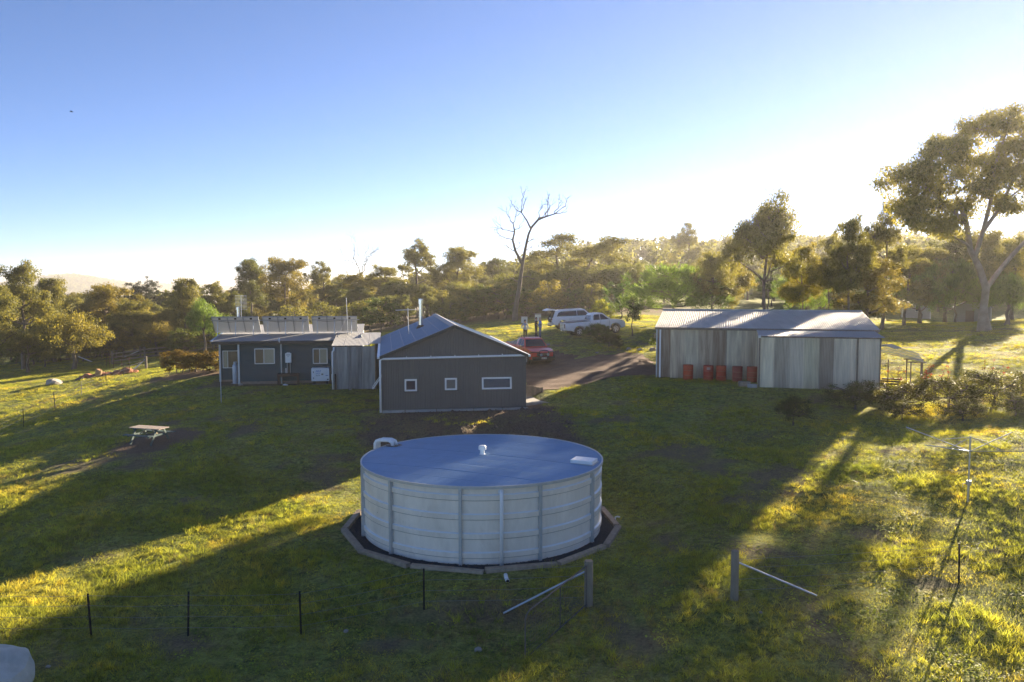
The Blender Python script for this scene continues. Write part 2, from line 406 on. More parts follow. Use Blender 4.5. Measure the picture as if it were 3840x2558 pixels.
def ground_material():
    m, N, L = newmat('pasture_ground')
    g = N.new('ShaderNodeNewGeometry'); pos = g.outputs['Position']
    n1 = noise(N, L, pos, 0.35, 6, 0.7, 0.4); n2 = noise(N, L, pos, 2.6, 6, 0.7); n3 = noise(N, L, pos, 14, 4, 0.7)
    gr = ramp(N, L, n1, [(.30, (.165, .195, .05)), (.5, (.24, .26, .065)), (.68, (.33, .29, .09))])
    gr = mix_rgb(N, L, gr, (.19, .14, .078), ramp(N, L, n2, [(.52, 0), (.74, .7)]))
    gr = mix_rgb(N, L, gr, ramp(N, L, n3, [(.25, .5), (.75, 1.5)]), 1.0, 'MULTIPLY')
    n4 = noise(N, L, pos, 4.2, 3, .75, .6)
    gr = mix_rgb(N, L, gr, ramp(N, L, n4, [(.34, .48), (.5, 1.0), (.66, 1.5)]), 1.0, 'MULTIPLY')
    dt = N.new('ShaderNodeAttribute'); dt.attribute_name = 'dirt'
    so = ramp(N, L, n3, [(.2, (.10, .068, .045)), (.5, (.20, .138, .09)), (.85, (.32, .235, .155))])
    so = mix_rgb(N, L, so, (.16, .062, .026), ramp(N, L, n2, [(.60, 0), (.78, .55)]))
    col = mix_rgb(N, L, gr, so, dt.outputs['Fac'])
    # far paddocks: pale straw and green fields between wooded belts
    sp = N.new('ShaderNodeSeparateXYZ'); L.new(pos, sp.inputs[0])
    ln = N.new('ShaderNodeVectorMath'); ln.operation = 'LENGTH'; L.new(pos, ln.inputs[0])
    fr = N.new('ShaderNodeMapRange'); fr.inputs[1].default_value = 600; fr.inputs[2].default_value = 1000; L.new(ln.outputs['Value'], fr.inputs[0])
    vo = N.new('ShaderNodeTexVoronoi'); vo.inputs['Scale'].default_value = 0.0035; L.new(pos, vo.inputs['Vector'])
    fc = ramp(N, L, vo.outputs['Color'], [(.2, (.30, .24, .13)), (.45, (.13, .15, .06)), (.7, (.34, .27, .15))])
    wd = noise(N, L, pos, 0.006, 5, .6)
    fc = mix_rgb(N, L, fc, (.030, .038, .018), ramp(N, L, wd, [(.50, 0), (.54, 1)]))
    col = mix_rgb(N, L, col, fc, fr.outputs[0])
    p = N.new('ShaderNodeBsdfPrincipled'); L.new(col, p.inputs['Base Color']); p.inputs['Roughness'].default_value = .95
    p.inputs['Specular IOR Level'].default_value = .15
    b = N.new('ShaderNodeBump'); b.inputs['Strength'].default_value = 1.0; b.inputs['Distance'].default_value = .08
    b2 = N.new('ShaderNodeBump'); b2.inputs['Strength'].default_value = .7; b2.inputs['Distance'].default_value = .22; L.new(n4, b2.inputs['Height'])
    L.new(n3, b.inputs['Height']); L.new(b2.outputs[0], b.inputs['Normal']); L.new(b.outputs[0], p.inputs['Normal'])
    o = N.new('ShaderNodeOutputMaterial'); L.new(p.outputs[0], o.inputs['Surface'])
    return m
gro = mesh_np('ground', gv, gq, ground_material())
gro.data.polygons.foreach_set('use_smooth', [True]*len(gro.data.polygons))
at = gro.data.attributes.new('dirt', 'FLOAT', 'POINT'); at.data.foreach_set('value', dirt_np(gx, gy).ravel().astype(np.float32))
tag(gro, kind='structure')

# gravel driveway draped on the ground with a ragged edge
def driveway():
    m, N, L = newmat('driveway_gravel')
    g = N.new('ShaderNodeNewGeometry'); pos = g.outputs['Position']
    n1 = noise(N, L, pos, .8, 6, .7, .5); n2 = noise(N, L, pos, 22, 3, .7)
    c = ramp(N, L, n1, [(.3, (.085, .042, .024)), (.5, (.135, .072, .040)), (.7, (.19, .115, .068))])
    c = mix_rgb(N, L, c, ramp(N, L, n2, [(.3, .4), (.7, 1.5)]), 1.0, 'MULTIPLY')
    p = N.new('ShaderNodeBsdfPrincipled'); L.new(c, p.inputs['Base Color']); p.inputs['Roughness'].default_value = .95
    b = N.new('ShaderNodeBump'); b.inputs['Strength'].default_value = .9; b.inputs['Distance'].default_value = .04
    L.new(n2, b.inputs['Height']); L.new(b.outputs[0], p.inputs['Normal'])
    o = N.new('ShaderNodeOutputMaterial'); L.new(p.outputs[0], o.inputs['Surface'])
    st = .3
    ax = np.arange(-4.5, 12.5, st); ay = np.arange(41.5, 66, st)
    X, Y = np.meshgrid(ax, ay)
    wx = X + (vnoise(X/.7, Y/.7, 31)-.5)*1.3; wy = Y + (vnoise(X/.7, Y/.7, 32)-.5)*1.3
    keep = inside(DRIVE, wx, wy)
    Z = ground_np(X, Y) + .03
    idx = np.arange(X.size).reshape(X.shape); q = []
    for j in range(X.shape[0]-1):
        for i in range(X.shape[1]-1):
            if keep[j, i] and keep[j, i+1] and keep[j+1, i] and keep[j+1, i+1]: q.append((idx[j, i], idx[j, i+1], idx[j+1, i+1], idx[j+1, i]))
    o = mesh_np('driveway', np.stack([X.ravel(), Y.ravel(), Z.ravel()], 1), np.array(q), m)
    o.data.polygons.foreach_set('use_smooth', [True]*len(o.data.polygons))
    tag(o, kind='structure')
driveway()
# ------------------------------------------------------------------ grey gabled shed
def window_part(parent, x, z, w, h, panes, y=-0.02, frame=0.05, sill=None, name='window', tilt=0.0, mf=None):
    """framed window standing proud of a wall that faces local -Y; panes: list of (x0,x1,material) in 0..1"""
    mf = mf or M_white
    f = MB()
    d = 0.06
    f.box((0, 0, h/2-frame/2), (w, d, frame)); f.box((0, 0, -h/2+frame/2), (w, d, frame))
    f.box((-w/2+frame/2, 0, 0), (frame, d-.004, h-2*frame)); f.box((w/2-frame/2, 0, 0), (frame, d-.004, h-2*frame))
    for x0, x1, m in panes[:-1]:
        f.box((-w/2 + w*x1, 0, 0), (frame*.8, d-.008, h-2*frame))
    wo_ = f.build('frame', mf)
    root = bpy.data.objects.new(name, None); COL.objects.link(root); root.parent = parent
    root.location = (x, y-d/2, z); root.rotation_euler = (tilt, 0, 0)
    wo_.parent = root
    for x0, x1, m in panes:
        a, b = -w/2+frame + (w-2*frame)*x0, -w/2+frame + (w-2*frame)*x1
        MB().box(((a+b)/2, .012, 0), (b-a, .012, h-2*frame+.004)).build('pane', m, root)
    if sill: MB().box((0, -.02, -h/2-.02), (w+.12, .09, .03)).build('sill', sill, root)
    return root

def gable_wall(W, ztop, y, period, amp, z0=0.0, per=5, nrm=-1):
    n = int(W/period*per); vv = []; ff = []
    for i in range(n+1):
        x = W*i/n; d = nrm*amp*math.sin(2*math.pi*x/period)
        vv += [(x, y+d, z0), (x, y+d, ztop(x))]
    for i in range(n): ff.append((2*i, 2*i+2, 2*i+3, 2*i+1))
    return MB().add(vv, ff)

def grey_shed():
    t = thing('gabled_shed', 'dark grey corrugated shed with gabled roof and steel flue behind the round tank', 'shed', (SHED[0], SHED[1], 1.50), SHED[2])
    W, Ln, he, ha = 7.34, 15.5, 2.90, 4.40
    zt = lambda x: he + (ha-he)*(1-abs(x-W/2)/(W/2))
    gable_wall(W, lambda x: zt(x)-.05, 0, .085, .009, .12).build('wall', M_char, t)
    gable_wall(W, lambda x: zt(x)-.05, Ln, .085, .009, .0).build('wall', M_char, t)
    MB().corr((0, 0, 0), (0, 1, 0), (0, 0, 1), Ln, he-.05, .085, .009).build('wall', M_char, t)
    MB().corr((W, 0, 0), (0, 1, 0), (0, 0, 1), Ln, he-.05, .085, .009).build('wall', M_char, t)
    fb = MB()
    for x0, x1 in ((-.02, 1.1), (1.14, 2.7), (2.74, 4.6), (4.64, 6.1), (6.14, W+.12)):
        fb.box(((x0+x1)/2, -.03, .02+.01*(x0 % 2)), (x1-x0, .2, .16))
    fb.build('footing', M_conc, t)
    # roof slopes, ribs from eave to ridge
    sl = math.hypot(W/2, ha-he); ux = (W/2)/sl; uz = (ha-he)/sl; ov = .12
    for s, nm in ((0, 'left'), (1, 'right')):
        if s == 0:
            o = V(-ov*ux, -.15, he-ov*uz); v = V(ux, 0, uz)
        else:
            o = V(W+ov*ux, -.15, he-ov*uz); v = V(-ux, 0, uz)
        rf = MB().corr(o, (0, 1, 0), v, Ln+.3, sl+ov-.01, .09, .010, 5, nrm=(-uz if s == 0 else uz, 0, ux)).build('roof', M_zinc, t)
        ln = MB(); nn = V(-uz if s == 0 else uz, 0, ux)
        for k in range(1, 6):
            p = o + v*(sl*k/6) + nn*.013
            ln.tube([p, p+V(0, Ln+.3, 0)], .008, 4)
        ln.build('screw_line', M_galv, rf)
        # barge flashing at the front gable
        a = o + nn*.03; b = o + v*(sl+ov) + nn*.03
        MB().prism([a+V(0, -.03, 0), b+V(0, -.03, 0), b+V(0, -.03, -.16), a+V(0, -.03, -.16)], (0, .035, 0)).build('barge_board', M_fascia, t)
        MB().prism([a+V(0, -.034, 0), b+V(0, -.034, 0), b+V(0, .10, 0), a+V(0, .10, 0)], nn*.006).build('flashing', M_roofg, t)
    rc = MB()
    for s in (-1, 1):
        rc.prism([(W/2, -.19, ha+.05), (W/2+s*.24, -.19, ha+.05-.24*uz/ux), (W/2+s*.24, Ln+.18, ha+.05-.24*uz/ux), (W/2, Ln+.18, ha+.05)], (0, 0, .006))
    rc.build('ridge_cap', M_roofg, t)
    MB().box((-ov-.07, Ln/2, he-.10), (.13, Ln+.2, .10)).build('gutter', M_pvc, t)
    MB().box((W+ov+.07, Ln/2, he-.10), (.13, Ln+.2, .10)).build('gutter', M_pvc, t)
    # rainwater pipe across the gable and down the left corner
    pz0, pz1 = he-.16, he-.07
    MB().tube([(-.10, -.10, 0.02), (-.10, -.10, pz0-.08), (-.06, -.10, pz0-.02), (.02, -.10, pz0), (W-.1, -.10, pz1), (W+.1, -.10, pz1+.01)], .055, 10).build('rainwater_pipe', M_pvc, t, smooth=True)
    for k in range(1, 6):
        x = k*W/6; z = pz0 + (pz1-pz0)*x/W
        MB().box((x, -.09, z+.03), (.03, .16, .14)).build('pipe_bracket', M_pvc, t)
    # windows
    window_part(t, 1.42, 1.38, .62, .62, [(0, 1, M_glass)], frame=.085, sill=M_black)
    window_part(t, 3.46, 1.40, .62, .62, [(0, 1, M_glassf)], frame=.085, sill=M_black)
    window_part(t, 5.83, 1.40, 1.55, .62, [(0, 1, M_glass)], frame=.085, tilt=R(-5))
    w = window_part(t, 0, 1.5, 1.1, .8, [(0, 1, M_curtain)], frame=.06, name='awning_window')
    w.location = (-.28, 2.0, 1.35); w.rotation_euler = (R(-35), 0, R(-90))
    # flue and aerial on the left slope
    fx, fy = 2.35, 8.7; fz = zt(fx)
    fl = MB().lathe([(.001, fz-.05), (.14, fz-.05), (.14, fz+1.45), (.17, fz+1.45), (.17, fz+1.72), (.12, fz+1.74), (.001, fz+1.76)], 14, (fx, fy, 0)).build('flue', M_chrome, t, smooth=False)
    smooth_by_angle(fl)
    MB().lathe([(.30, fz-.14), (.27, fz+.02), (.15, fz+.14)], 14, (fx, fy, 0)).build('flue_boot', M_black, t)
    ax, ay = 1.55, 7.3; az = zt(ax)
    an = MB(); an.tube([(ax, ay, az-.05), (ax-.03, ay, az+1.55)], .022, 6)
    an.build('aerial_mast', M_pipe, t)
    an = MB(); an.tube([(ax-.75, ay+.05, az+1.42), (ax+.45, ay+.05, az+1.46)], .022, 5)
    for k in range(6):
        an.tube([(ax-.7+k*.2, ay-.28, az+1.43+.006*k), (ax-.7+k*.2, ay+.38, az+1.43+.006*k)], .008, 4)
    an.build('aerial', M_white, t)
    # back door apron is out of view; corner trims
    for x in (0, W):
        MB().box((x, -.005, he/2), (.06, .07, he-.1)).build('corner_trim', M_char, t)
    # slab and low screen beside the right wall
    sl_ = MB().prism([(W+.12, .9, -.02), (W+1.55, .7, -.02), (W+1.45, 4.4, -.02), (W+.12, 4.6, -.02)], (0, 0, .17)).build('concrete_slab', M_conc)
    sl_.matrix_world = Matrix.Translation((SHED[0], SHED[1], 1.56)) @ Matrix.Rotation(SHED[2], 4, 'Z')
    tag(sl_, 'pale concrete step slab against the right side of the grey shed', 'slab')
    sc = thing('screen_fence', 'short timber screen standing beside the grey shed slab', 'fence', t.matrix_basis @ V(W+.15, 3.0, .05), SHED[2]+R(12))
    for k in range(9):
        MB().box((.1+k*.15, 0, .47-.018*k), (.13, .025, .90-.036*k)).build('board', M_timber, sc)
    MB().box((1.42, 0, .32), (.08, .08, .66)).build('post', M_post, sc)
    MB().box((.70, .03, .62), (1.4, .03, .06), Matrix.Rotation(R(1.2), 3, 'Y')).build('rail', M_timber, sc)
    return t
grey_shed()

# ------------------------------------------------------------------ low house
def house():
    t = thing('farm_house', 'low slate blue corrugated house carrying solar panels, left of the grey shed', 'house', (HOUSE[0], HOUSE[1], 1.66), HOUSE[2])
    he = 2.74; X1 = 7.6; D = 7.0
    rz = lambda y: he + .03 + .0875*(y+.3)
    # walls: horizontal corrugations
    MB().corr((X1, 0, .18), (0, 0, 1), (-1, 0, 0), he-.12-.18, X1, .076, .010).build('wall', M_slate, t)
    MB().corr((0, 1.7, .12), (0, 0, 1), (-1, 0, 0), he-.12, 1.5, .076, .010).build('wall', M_slate, t)
    MB().corr((0, 0, .12), (0, 0, 1), (0, 1, 0), he-.12, 1.7, .076, .010).build('wall', M_slate, t)
    MB().corr((-1.5, 1.7, .12), (0, 0, 1), (0, 1, 0), he+.1, D-1.7, .076, .010).build('wall', M_slate, t)
    MB().corr((X1, 0, .12), (0, 0, 1), (0, 1, 0), he+.2, D, .076, .010).build('wall', M_slate, t)
    MB().corr((X1, D, .12), (0, 0, 1), (-1, 0, 0), he+.45, X1+1.5, .076, .010).build('wall', M_slate, t)
    MB().box((3.2, .03, .07), (6.3, .08, .2)).build('footing', M_timber, t)
    MB().box((-.75, 1.74, .05), (1.5, .08, .16)).build('footing', M_timber, t)
    # fascia and eave
    MB().box((3.0, -.30, he-.07), (9.2, .035, .16)).build('fascia', M_fascia, t)
    MB().box((3.0, -.12, he-.16), (9.16, .34, .02)).build('soffit', M_fascia, t)
    MB().box((-.78, .72, he-.16), (1.6, 1.36, .02)).build('soffit', M_fascia, t)
    MB().prism([(-1.62, -.30, he-.15), (-1.62, D, he-.15+.0875*(D+.3)), (-1.62, D, he+.01+.0875*(D+.3)), (-1.62, -.30, he+.01)], (.035, 0, 0)).build('barge_board', M_fascia, t)
    # roof in lapped sheets
    w = 9.25/11
    v = V(0, 1, .0875).normalized(); nn = V(0, -.0875, 1).normalized()
    for k in range(11):
        MB().corr((-1.66+k*w, -.36, rz(-.36)+.003*(k % 2)), (1, 0, 0), v, w+.04, D+.7, .076, .010, nrm=nn).build('roof_sheet', M_roofg, t)
    MB().prism([(-1.70, -.37, rz(-.37)+.02), (-1.70, D+.3, rz(D+.3)+.02), (-1.56, D+.3, rz(D+.3)+.02), (-1.56, -.37, rz(-.37)+.02)], (0, 0, .008)).build('flashing', M_zinc, t)
    # corner posts
    MB().box((-.035, -.03, he/2-.03), (.11, .11, he-.1)).build('corner_post', M_galv, t)
    MB().box((-1.50, 1.66, he/2), (.11, .11, he-.02)).build('corner_post', M_galv, t)
    # windows
    window_part(t, 1.55, 1.78, 1.24, .98, [(0, .46, M_brown), (.46, 1, M_curtain)], frame=.045)
    window_part(t, 4.99, 1.74, .92, .98, [(0, .46, M_brown), (.46, 1, M_curtain)], frame=.045)
    window_part(t, -.76, 1.46, 1.14, 1.14, [(0, .28, M_curtain), (.28, 1, M_brown)], y=1.66, frame=.04)
    # vent pipe
    MB().tube([(2.57, -.07, -.12), (2.57, -.07, he-.22), (2.50, -.34, he-.02), (2.50, -.42, he+.22)], .04, 8).build('vent_pipe', M_pvc, t, smooth=True)
    # hot water unit and its pipework
    hw = MB().box((3.02, -.14, 1.66), (.37, .22, .60)).build('hot_water_unit', M_white, t, bevel=.015)
    MB().box((3.02, -.255, 1.86), (.24, .012, .035)).build('flue_slot', M_black, hw)
    MB().box((3.02, -.14, 1.985), (.2, .16, .05)).build('cap', M_white, hw)
    MB().box((3.02, -.256, 1.76), (.14, .01, .03)).build('badge', surf('grey_print', (.35, .36, .38), .5), hw)
    for i, x in enumerate((2.93, 3.03, 3.12)):
        MB().tube([(x, -.08, 1.38), (x, -.08, .55+.05*i)], .018+.012*(i == 1), 6).build('water_pipe', M_black if i == 1 else M_pipe, t)
    MB().tube([(2.85, -.08, .6), (2.85, -.08, 1.0)], .03, 6).build('water_pipe', M_pvc, t)
    # old flue with aerial behind the panels
    MB().lathe([(.001, 3.0), (.13, 3.0), (.13, 4.55), (.16, 4.55), (.16, 4.75), (.001, 4.78)], 12, (-.9, 5.2, 0)).build('flue', M_chrome, t)
    a = MB(); a.tube([(-.72, 5.3, 3.0), (-.72, 5.3, 5.6)], .022, 6)
    a.build('aerial_mast', M_pipe, t)
    for zz in range(11):
        MB().tube([(-1.12, 5.3, 4.60+zz*.095), (-.34, 5.3, 4.62+zz*.095)], .012, 4).build('aerial_rod', M_white, t)
    MB().tube([(6.7, 1.3, rz(1.3)), (6.62, 1.3, rz(1.3)+2.55)], .018, 6).build('radio_mast', M_pipe, t)
    MB().tube([(6.66, 1.3, rz(1.3)+1.35), (6.0, .4, rz(.4)+.02)], .012, 5).build('mast_stay', M_pipe, t)
    # galvanised lean-to annex at the right end
    ax0, ax1, ay = 6.04, 8.49, -3.3
    hA = 2.60; za = lambda y: hA+.05 + .07*(y+3.45)
    nsh = 3; sw = (ax1-ax0)/nsh
    an = MB().box(((ax0+ax1)/2, ay+.05, hA-.05), (ax1-ax0, .06, .08)).build('annex', M_timber, t)
    for k in range(nsh):
        MB().corr((ax0+k*sw, ay-.004*(k % 2), -.02), (1, 0, 0), (0, 0, 1), sw+.03, hA, .076, .012).build('wall_sheet', M_galvw[k % 2], an)
    for k in range(4):
        MB().corr((ax0, ay+k*.82, -.02), (0, 1, 0), (0, 0, 1), .85, hA, .076, .012).build('wall_sheet', M_galvw[k % 2], an)
        MB().corr((ax1, ay+k*.82, -.02), (0, 1, 0), (0, 0, 1), .85, hA, .076, .012).build('wall_sheet', M_galvw[(k+1) % 2], an)
    MB().box((ax1+.02, ay, hA/2), (.07, .07, hA)).build('corner_post', M_timber, an)
    v = V(0, 1, .07).normalized(); nn = V(0, -.07, 1).normalized()
    for k in range(4):
        x0 = 5.93+k*.74; yy = -3.48 if k < 3 else -2.75; wd = .77 if k < 3 else .70
        MB().corr((x0, yy, za(yy)+.003*(k % 2)), (1, 0, 0), v, wd, 2.55-yy, .076, .011, nrm=nn).build('roof_sheet', M_roofg, an)
    MB().corr((ax1, -2.0, 0), (1, 0, 0), (0, 0, 1), .46, hA+.05, .085, .009).build('wall', M_char, t)
    MB().tube([(5.97, -3.42, 0.0), (5.97, -3.42, 2.22), (5.98, -3.40, 2.30), (6.05, -3.44, 2.36), (6.06, -3.44, 2.56)], .052, 9).build('downpipe', M_pvc, an, smooth=True)
    MB().box((5.93, -3.2, .72), (.1, .16, .36)).build('meter_box', M_white, an)
    MB().box((6.12, -3.36, .45), (.1, .05, .95)).build('patch_board', M_darkwd, an)
    return t
M_galvw = [surf('old_galvanised_sheet', (.42, .43, .42), .45, .5, .3, 3.2, stretch=(2.2, 2.2, .18), dirt=(.16, .16, .17), dirt_amt=.5, dirt_scale=1.6),
           surf('older_galvanised_sheet', (.34, .355, .36), .45, .5, .35, 3.0, stretch=(2.2, 2.2, .18), dirt=(.12, .12, .13), dirt_amt=.6, dirt_scale=1.3)]
HT = house()

def backsheet():
    if 'panel_backsheet' in MATS: return MATS['panel_backsheet']
    m, N, L = newmat('panel_backsheet')
    d = N.new('ShaderNodeBsdfDiffuse'); d.inputs[0].default_value = (.80, .80, .80, 1)
    t = N.new('ShaderNodeBsdfTranslucent'); t.inputs[0].default_value = (.8, .8, .78, 1)
    mx = N.new('ShaderNodeMixShader'); mx.inputs[0].default_value = .4
    L.new(d.outputs[0], mx.inputs[1]); L.new(t.outputs[0], mx.inputs[2])
    o = N.new('ShaderNodeOutputMaterial'); L.new(mx.outputs[0], o.inputs['Surface']); MATS['panel_backsheet'] = m
    return m
def solar_array(name, x0, label):
    M = HT.matrix_basis
    t = thing(name, label, 'solar array', M @ V(x0, 0, 2.77), HOUSE[2], 'solar arrays on the house roof')
    rz = lambda y: .0875*(y+.3)
    Mb = backsheet(); Mf = surf('panel_cells', (.02, .025, .05), .12, 0, .1, 9, spec=.7)
    ya, za_, yb, zb = 3.0, rz(3.0)+.09, 1.88, rz(3.0)+1.16       # lower (far) and upper (near) edge
    e = V(0, yb-ya, zb-za_); ln = e.length; e.normalize(); n = V(0, -e.z, e.y)  # back side normal (towards the viewer)
    rot = Matrix((V(1, 0, 0), e, V(1, 0, 0).cross(e))).transposed()
    for k in range(3):
        c = V(.485+k*.985, (ya+yb)/2, (za_+zb)/2)
        p = MB().box(c, (.95, ln-.06, .012), rot).build('panel', Mb, t)
        cl = MB(); ex = V(1, 0, 0)
        for ci in range(6):
            for cj in range(9):
                cl.box(c - n*.014 + ex*((ci-2.5)*.152) + e*((cj-4)*(ln-.1)/9), (.136, (ln-.1)/9*.87, .008), rot)
        cl.build('cells', Mf, p)
        fr = MB()
        for s in (-1, 1):
            fr.box(c + V(s*.475, 0, 0) + n*.008, (.03, ln, .045), rot); fr.box(c + e*(s*(ln/2-.015)) + n*.008, (.92, .03, .045), rot)
        fr.build('frame', M_galv, p)
        MB().box(c + e*(ln/2-.16) + n*.03, (.13, .10, .05), rot).build('junction_box', M_black, p)
    r = MB(); top = V(0, yb, zb) - e*.30 + n*.05
    r.tube([top + V(-.06, 0, 0), top + V(3.1, 0, 0)], .022, 6).build('rail', M_pipe, t)
    for k in range(3):
        x = .35 + k*1.12
        MB().tube([V(x, top.y, top.z), V(x, top.y-.12, rz(top.y-.12)+.02)], .022, 6).build('strut', M_pipe, t)
        MB().tube([V(x, ya, za_-.02), V(x, ya, rz(ya))], .02, 6).build('foot', M_pipe, t)
    MB().tube([V(.4, yb+.3, zb-.30), V(1.0, yb+.25, zb-.36), V(1.8, yb+.28, zb-.31), V(2.8, yb+.25, zb-.36)], .009, 4).build('cable', M_black, t)
solar_array('solar_array', -2.02, 'left solar array of three tilted panels seen from behind on the house roof')
solar_array('solar_array', 1.15, 'middle solar array of three tilted panels on the house roof')
solar_array('solar_array', 4.32, 'right solar array of three tilted panels beside the radio mast on the house roof')

def house_side_things():
    M = HT.matrix_basis
    def at(x, y): 
        p = M @ V(x, y, 0); return (p.x, p.y, ground(p.x, p.y))
    # generator
    t = thing('generator', 'white boxed generator with blue lettering standing against the house wall', 'generator', at(5.05, -.62), HOUSE[2])
    Mg = surf('generator_paint', (.74, .76, .78), .35, 0, .05, 5)
    Mb = surf('blue_print', (.02, .12, .42), .5); Mk = surf('dark_print', (.05, .05, .06), .5)
    MB().box((0, 0, -.02), (1.0, .66, .10)).build('plinth', M_conc, t)
    for s in (-1, 1): MB().box((s*.4, 0, .12), (.1, .56, .2)).build('skid', M_black, t)
    bd = MB().box((0, 0, .62), (1.12, .62, .78)).build('housing', Mg, t, bevel=.02)
    MB().box((0, 0, 1.03), (1.10, .60, .04)).build('lid', Mg, t, bevel=.012)
    MB().tube([(.33, .1, 1.04), (.33, .1, 1.17)], .03, 8).build('exhaust', M_black, t)
    dr = MB().box((-.13, -.314, .62), (.64, .012, .64)).build('door', Mg, t, bevel=.003)
    for z in (.42, .80): MB().box((-.42, -.325, z), (.05, .02, .09)).build('hinge', Mk, dr)
    MB().box((.12, -.326, .66), (.12, .02, .09)).build('latch', surf('olive_latch', (.16, .16, .11), .5), dr)
    def txt(s, x, z, h, m, sh=0.0):
        cu = bpy.data.curves.new('lettering', 'FONT'); cu.body = s; cu.size = h; cu.align_x = 'CENTER'; cu.extrude = .001; cu.shear = sh
        cu.materials.append(m)
        tmp = bpy.data.objects.new('lettering', cu); COL.objects.link(tmp); dg = bpy.context.evaluated_depsgraph_get(); dg.update()
        me = bpy.data.meshes.new_from_object(tmp.evaluated_get(dg)); bpy.data.objects.remove(tmp)
        o = bpy.data.objects.new('lettering', me); COL.objects.link(o); o.parent = dr
        o.location = (x, -.3235, z); o.rotation_euler = (R(90), 0, 0)
    txt('ABLE', -.13, .82, .15, Mb, .2); txt('SALES', -.14, .69, .11, Mb); txt('7KVA', -.14, .55, .11, Mk)
    o2 = MB().box((.40, -.314, .58), (.16, .006, .03)).build('lettering', Mb, t); MB().box((.45, -.314, .33), (.10, .006, .07)).build('rating_plate', Mk, t)
    # timber stand under the hot water unit
    p = at(3.05, -.62)
    t = thing('timber_bench', 'dark timber bench frame below the white hot water unit', 'bench', p, HOUSE[2])
    for k in range(3): MB().box((0, -.2+k*.2, .68), (1.34, .18, .05)).build('slat', M_darkwd, t)
    for sx in (-1, 1):
        for sy in (-1, 1): MB().box((sx*.6, sy*.24, .33), (.08, .08, .70)).build('leg', M_darkwd, t)
    MB().box((0, -.27, .02), (1.2, .06, .12)).build('stretcher', M_darkwd, t)
    MB().box((0, -.27, .60), (1.3, .03, .10)).build('apron', M_darkwd, t)
    q = at(2.85, -1.05)
    pb = MB().tube([(-.1, .1, .03), (.06, 0, .06), (.2, .05, .02)], .055, 8).build('drain_pipe', M_pvc, None, True, loc=q)
    tag(pb, 'short white drain pipe elbow on the ground under the timber bench', 'pipe')
    # gas bottle
    t = thing('gas_bottle', 'tall grey gas cylinder standing in the recess at the left end of the house', 'gas bottle', at(-.36, .55), HOUSE[2])
    Mg2 = surf('bottle_paint', (.42, .46, .50), .4, .2, .1, 5)
    c = MB().lathe([(.001, 0), (.17, 0), (.185, .04), (.185, 1.08), (.17, 1.18), (.10, 1.26), (.06, 1.29), (.001, 1.29)], 16).build('cylinder', Mg2, t); smooth_by_angle(c)
    MB().lathe([(.11, 1.24), (.12, 1.40), (.10, 1.40), (.10, 1.24)], 14, a0=.6, a1=5.7).build('collar', Mg2, t)
    MB().tube([(0, 0, 1.28), (0, 0, 1.38)], .03, 6).build('valve', M_chrome, t)
    MB().box((0, 0, -.03), (.55, .5, .08)).build('base_slab', M_conc, t)
    q = at(.12, -.5)
    tag(stone('stone', q, .34, M_stone, 3), 'flat pale stone at the front corner of the house recess', 'stone')
    q = at(7.0, -3.75)
    tag(stone('stone', q, .22, M_stone, 8), 'small pale stone in the grass before the galvanised annex', 'stone')

def stone(name, loc, size, m, seed, squash=.55):
    rg = random.Random(seed)
    bm = bmesh.new(); bmesh.ops.create_icosphere(bm, subdivisions=2, radius=size/2)
    dirs = [V(rg.gauss(0, 1), rg.gauss(0, 1), rg.gauss(0, 1)).normalized() for _ in range(7)]
    offs = [rg.uniform(.55, .9) for _ in dirs]
    for v in bm.verts:
        n = v.co.normalized()
        for d, o in zip(dirs, offs):
            k = n.dot(d)
            if k*size/2 > o*size/2: v.co -= d*(v.co.dot(d) - o*size/2)
        v.co *= 1 + rg.uniform(-.05, .05)
        v.co.z *= squash
    me = bpy.data.meshes.new(name); bm.to_mesh(me); bm.free(); me.materials.append(m)
    o = bpy.data.objects.new(name, me); COL.objects.link(o); o.location = (loc[0], loc[1], loc[2]+size*squash*.22); o.rotation_euler = (0, 0, rg.uniform(0, 6))
    return o
house_side_things()

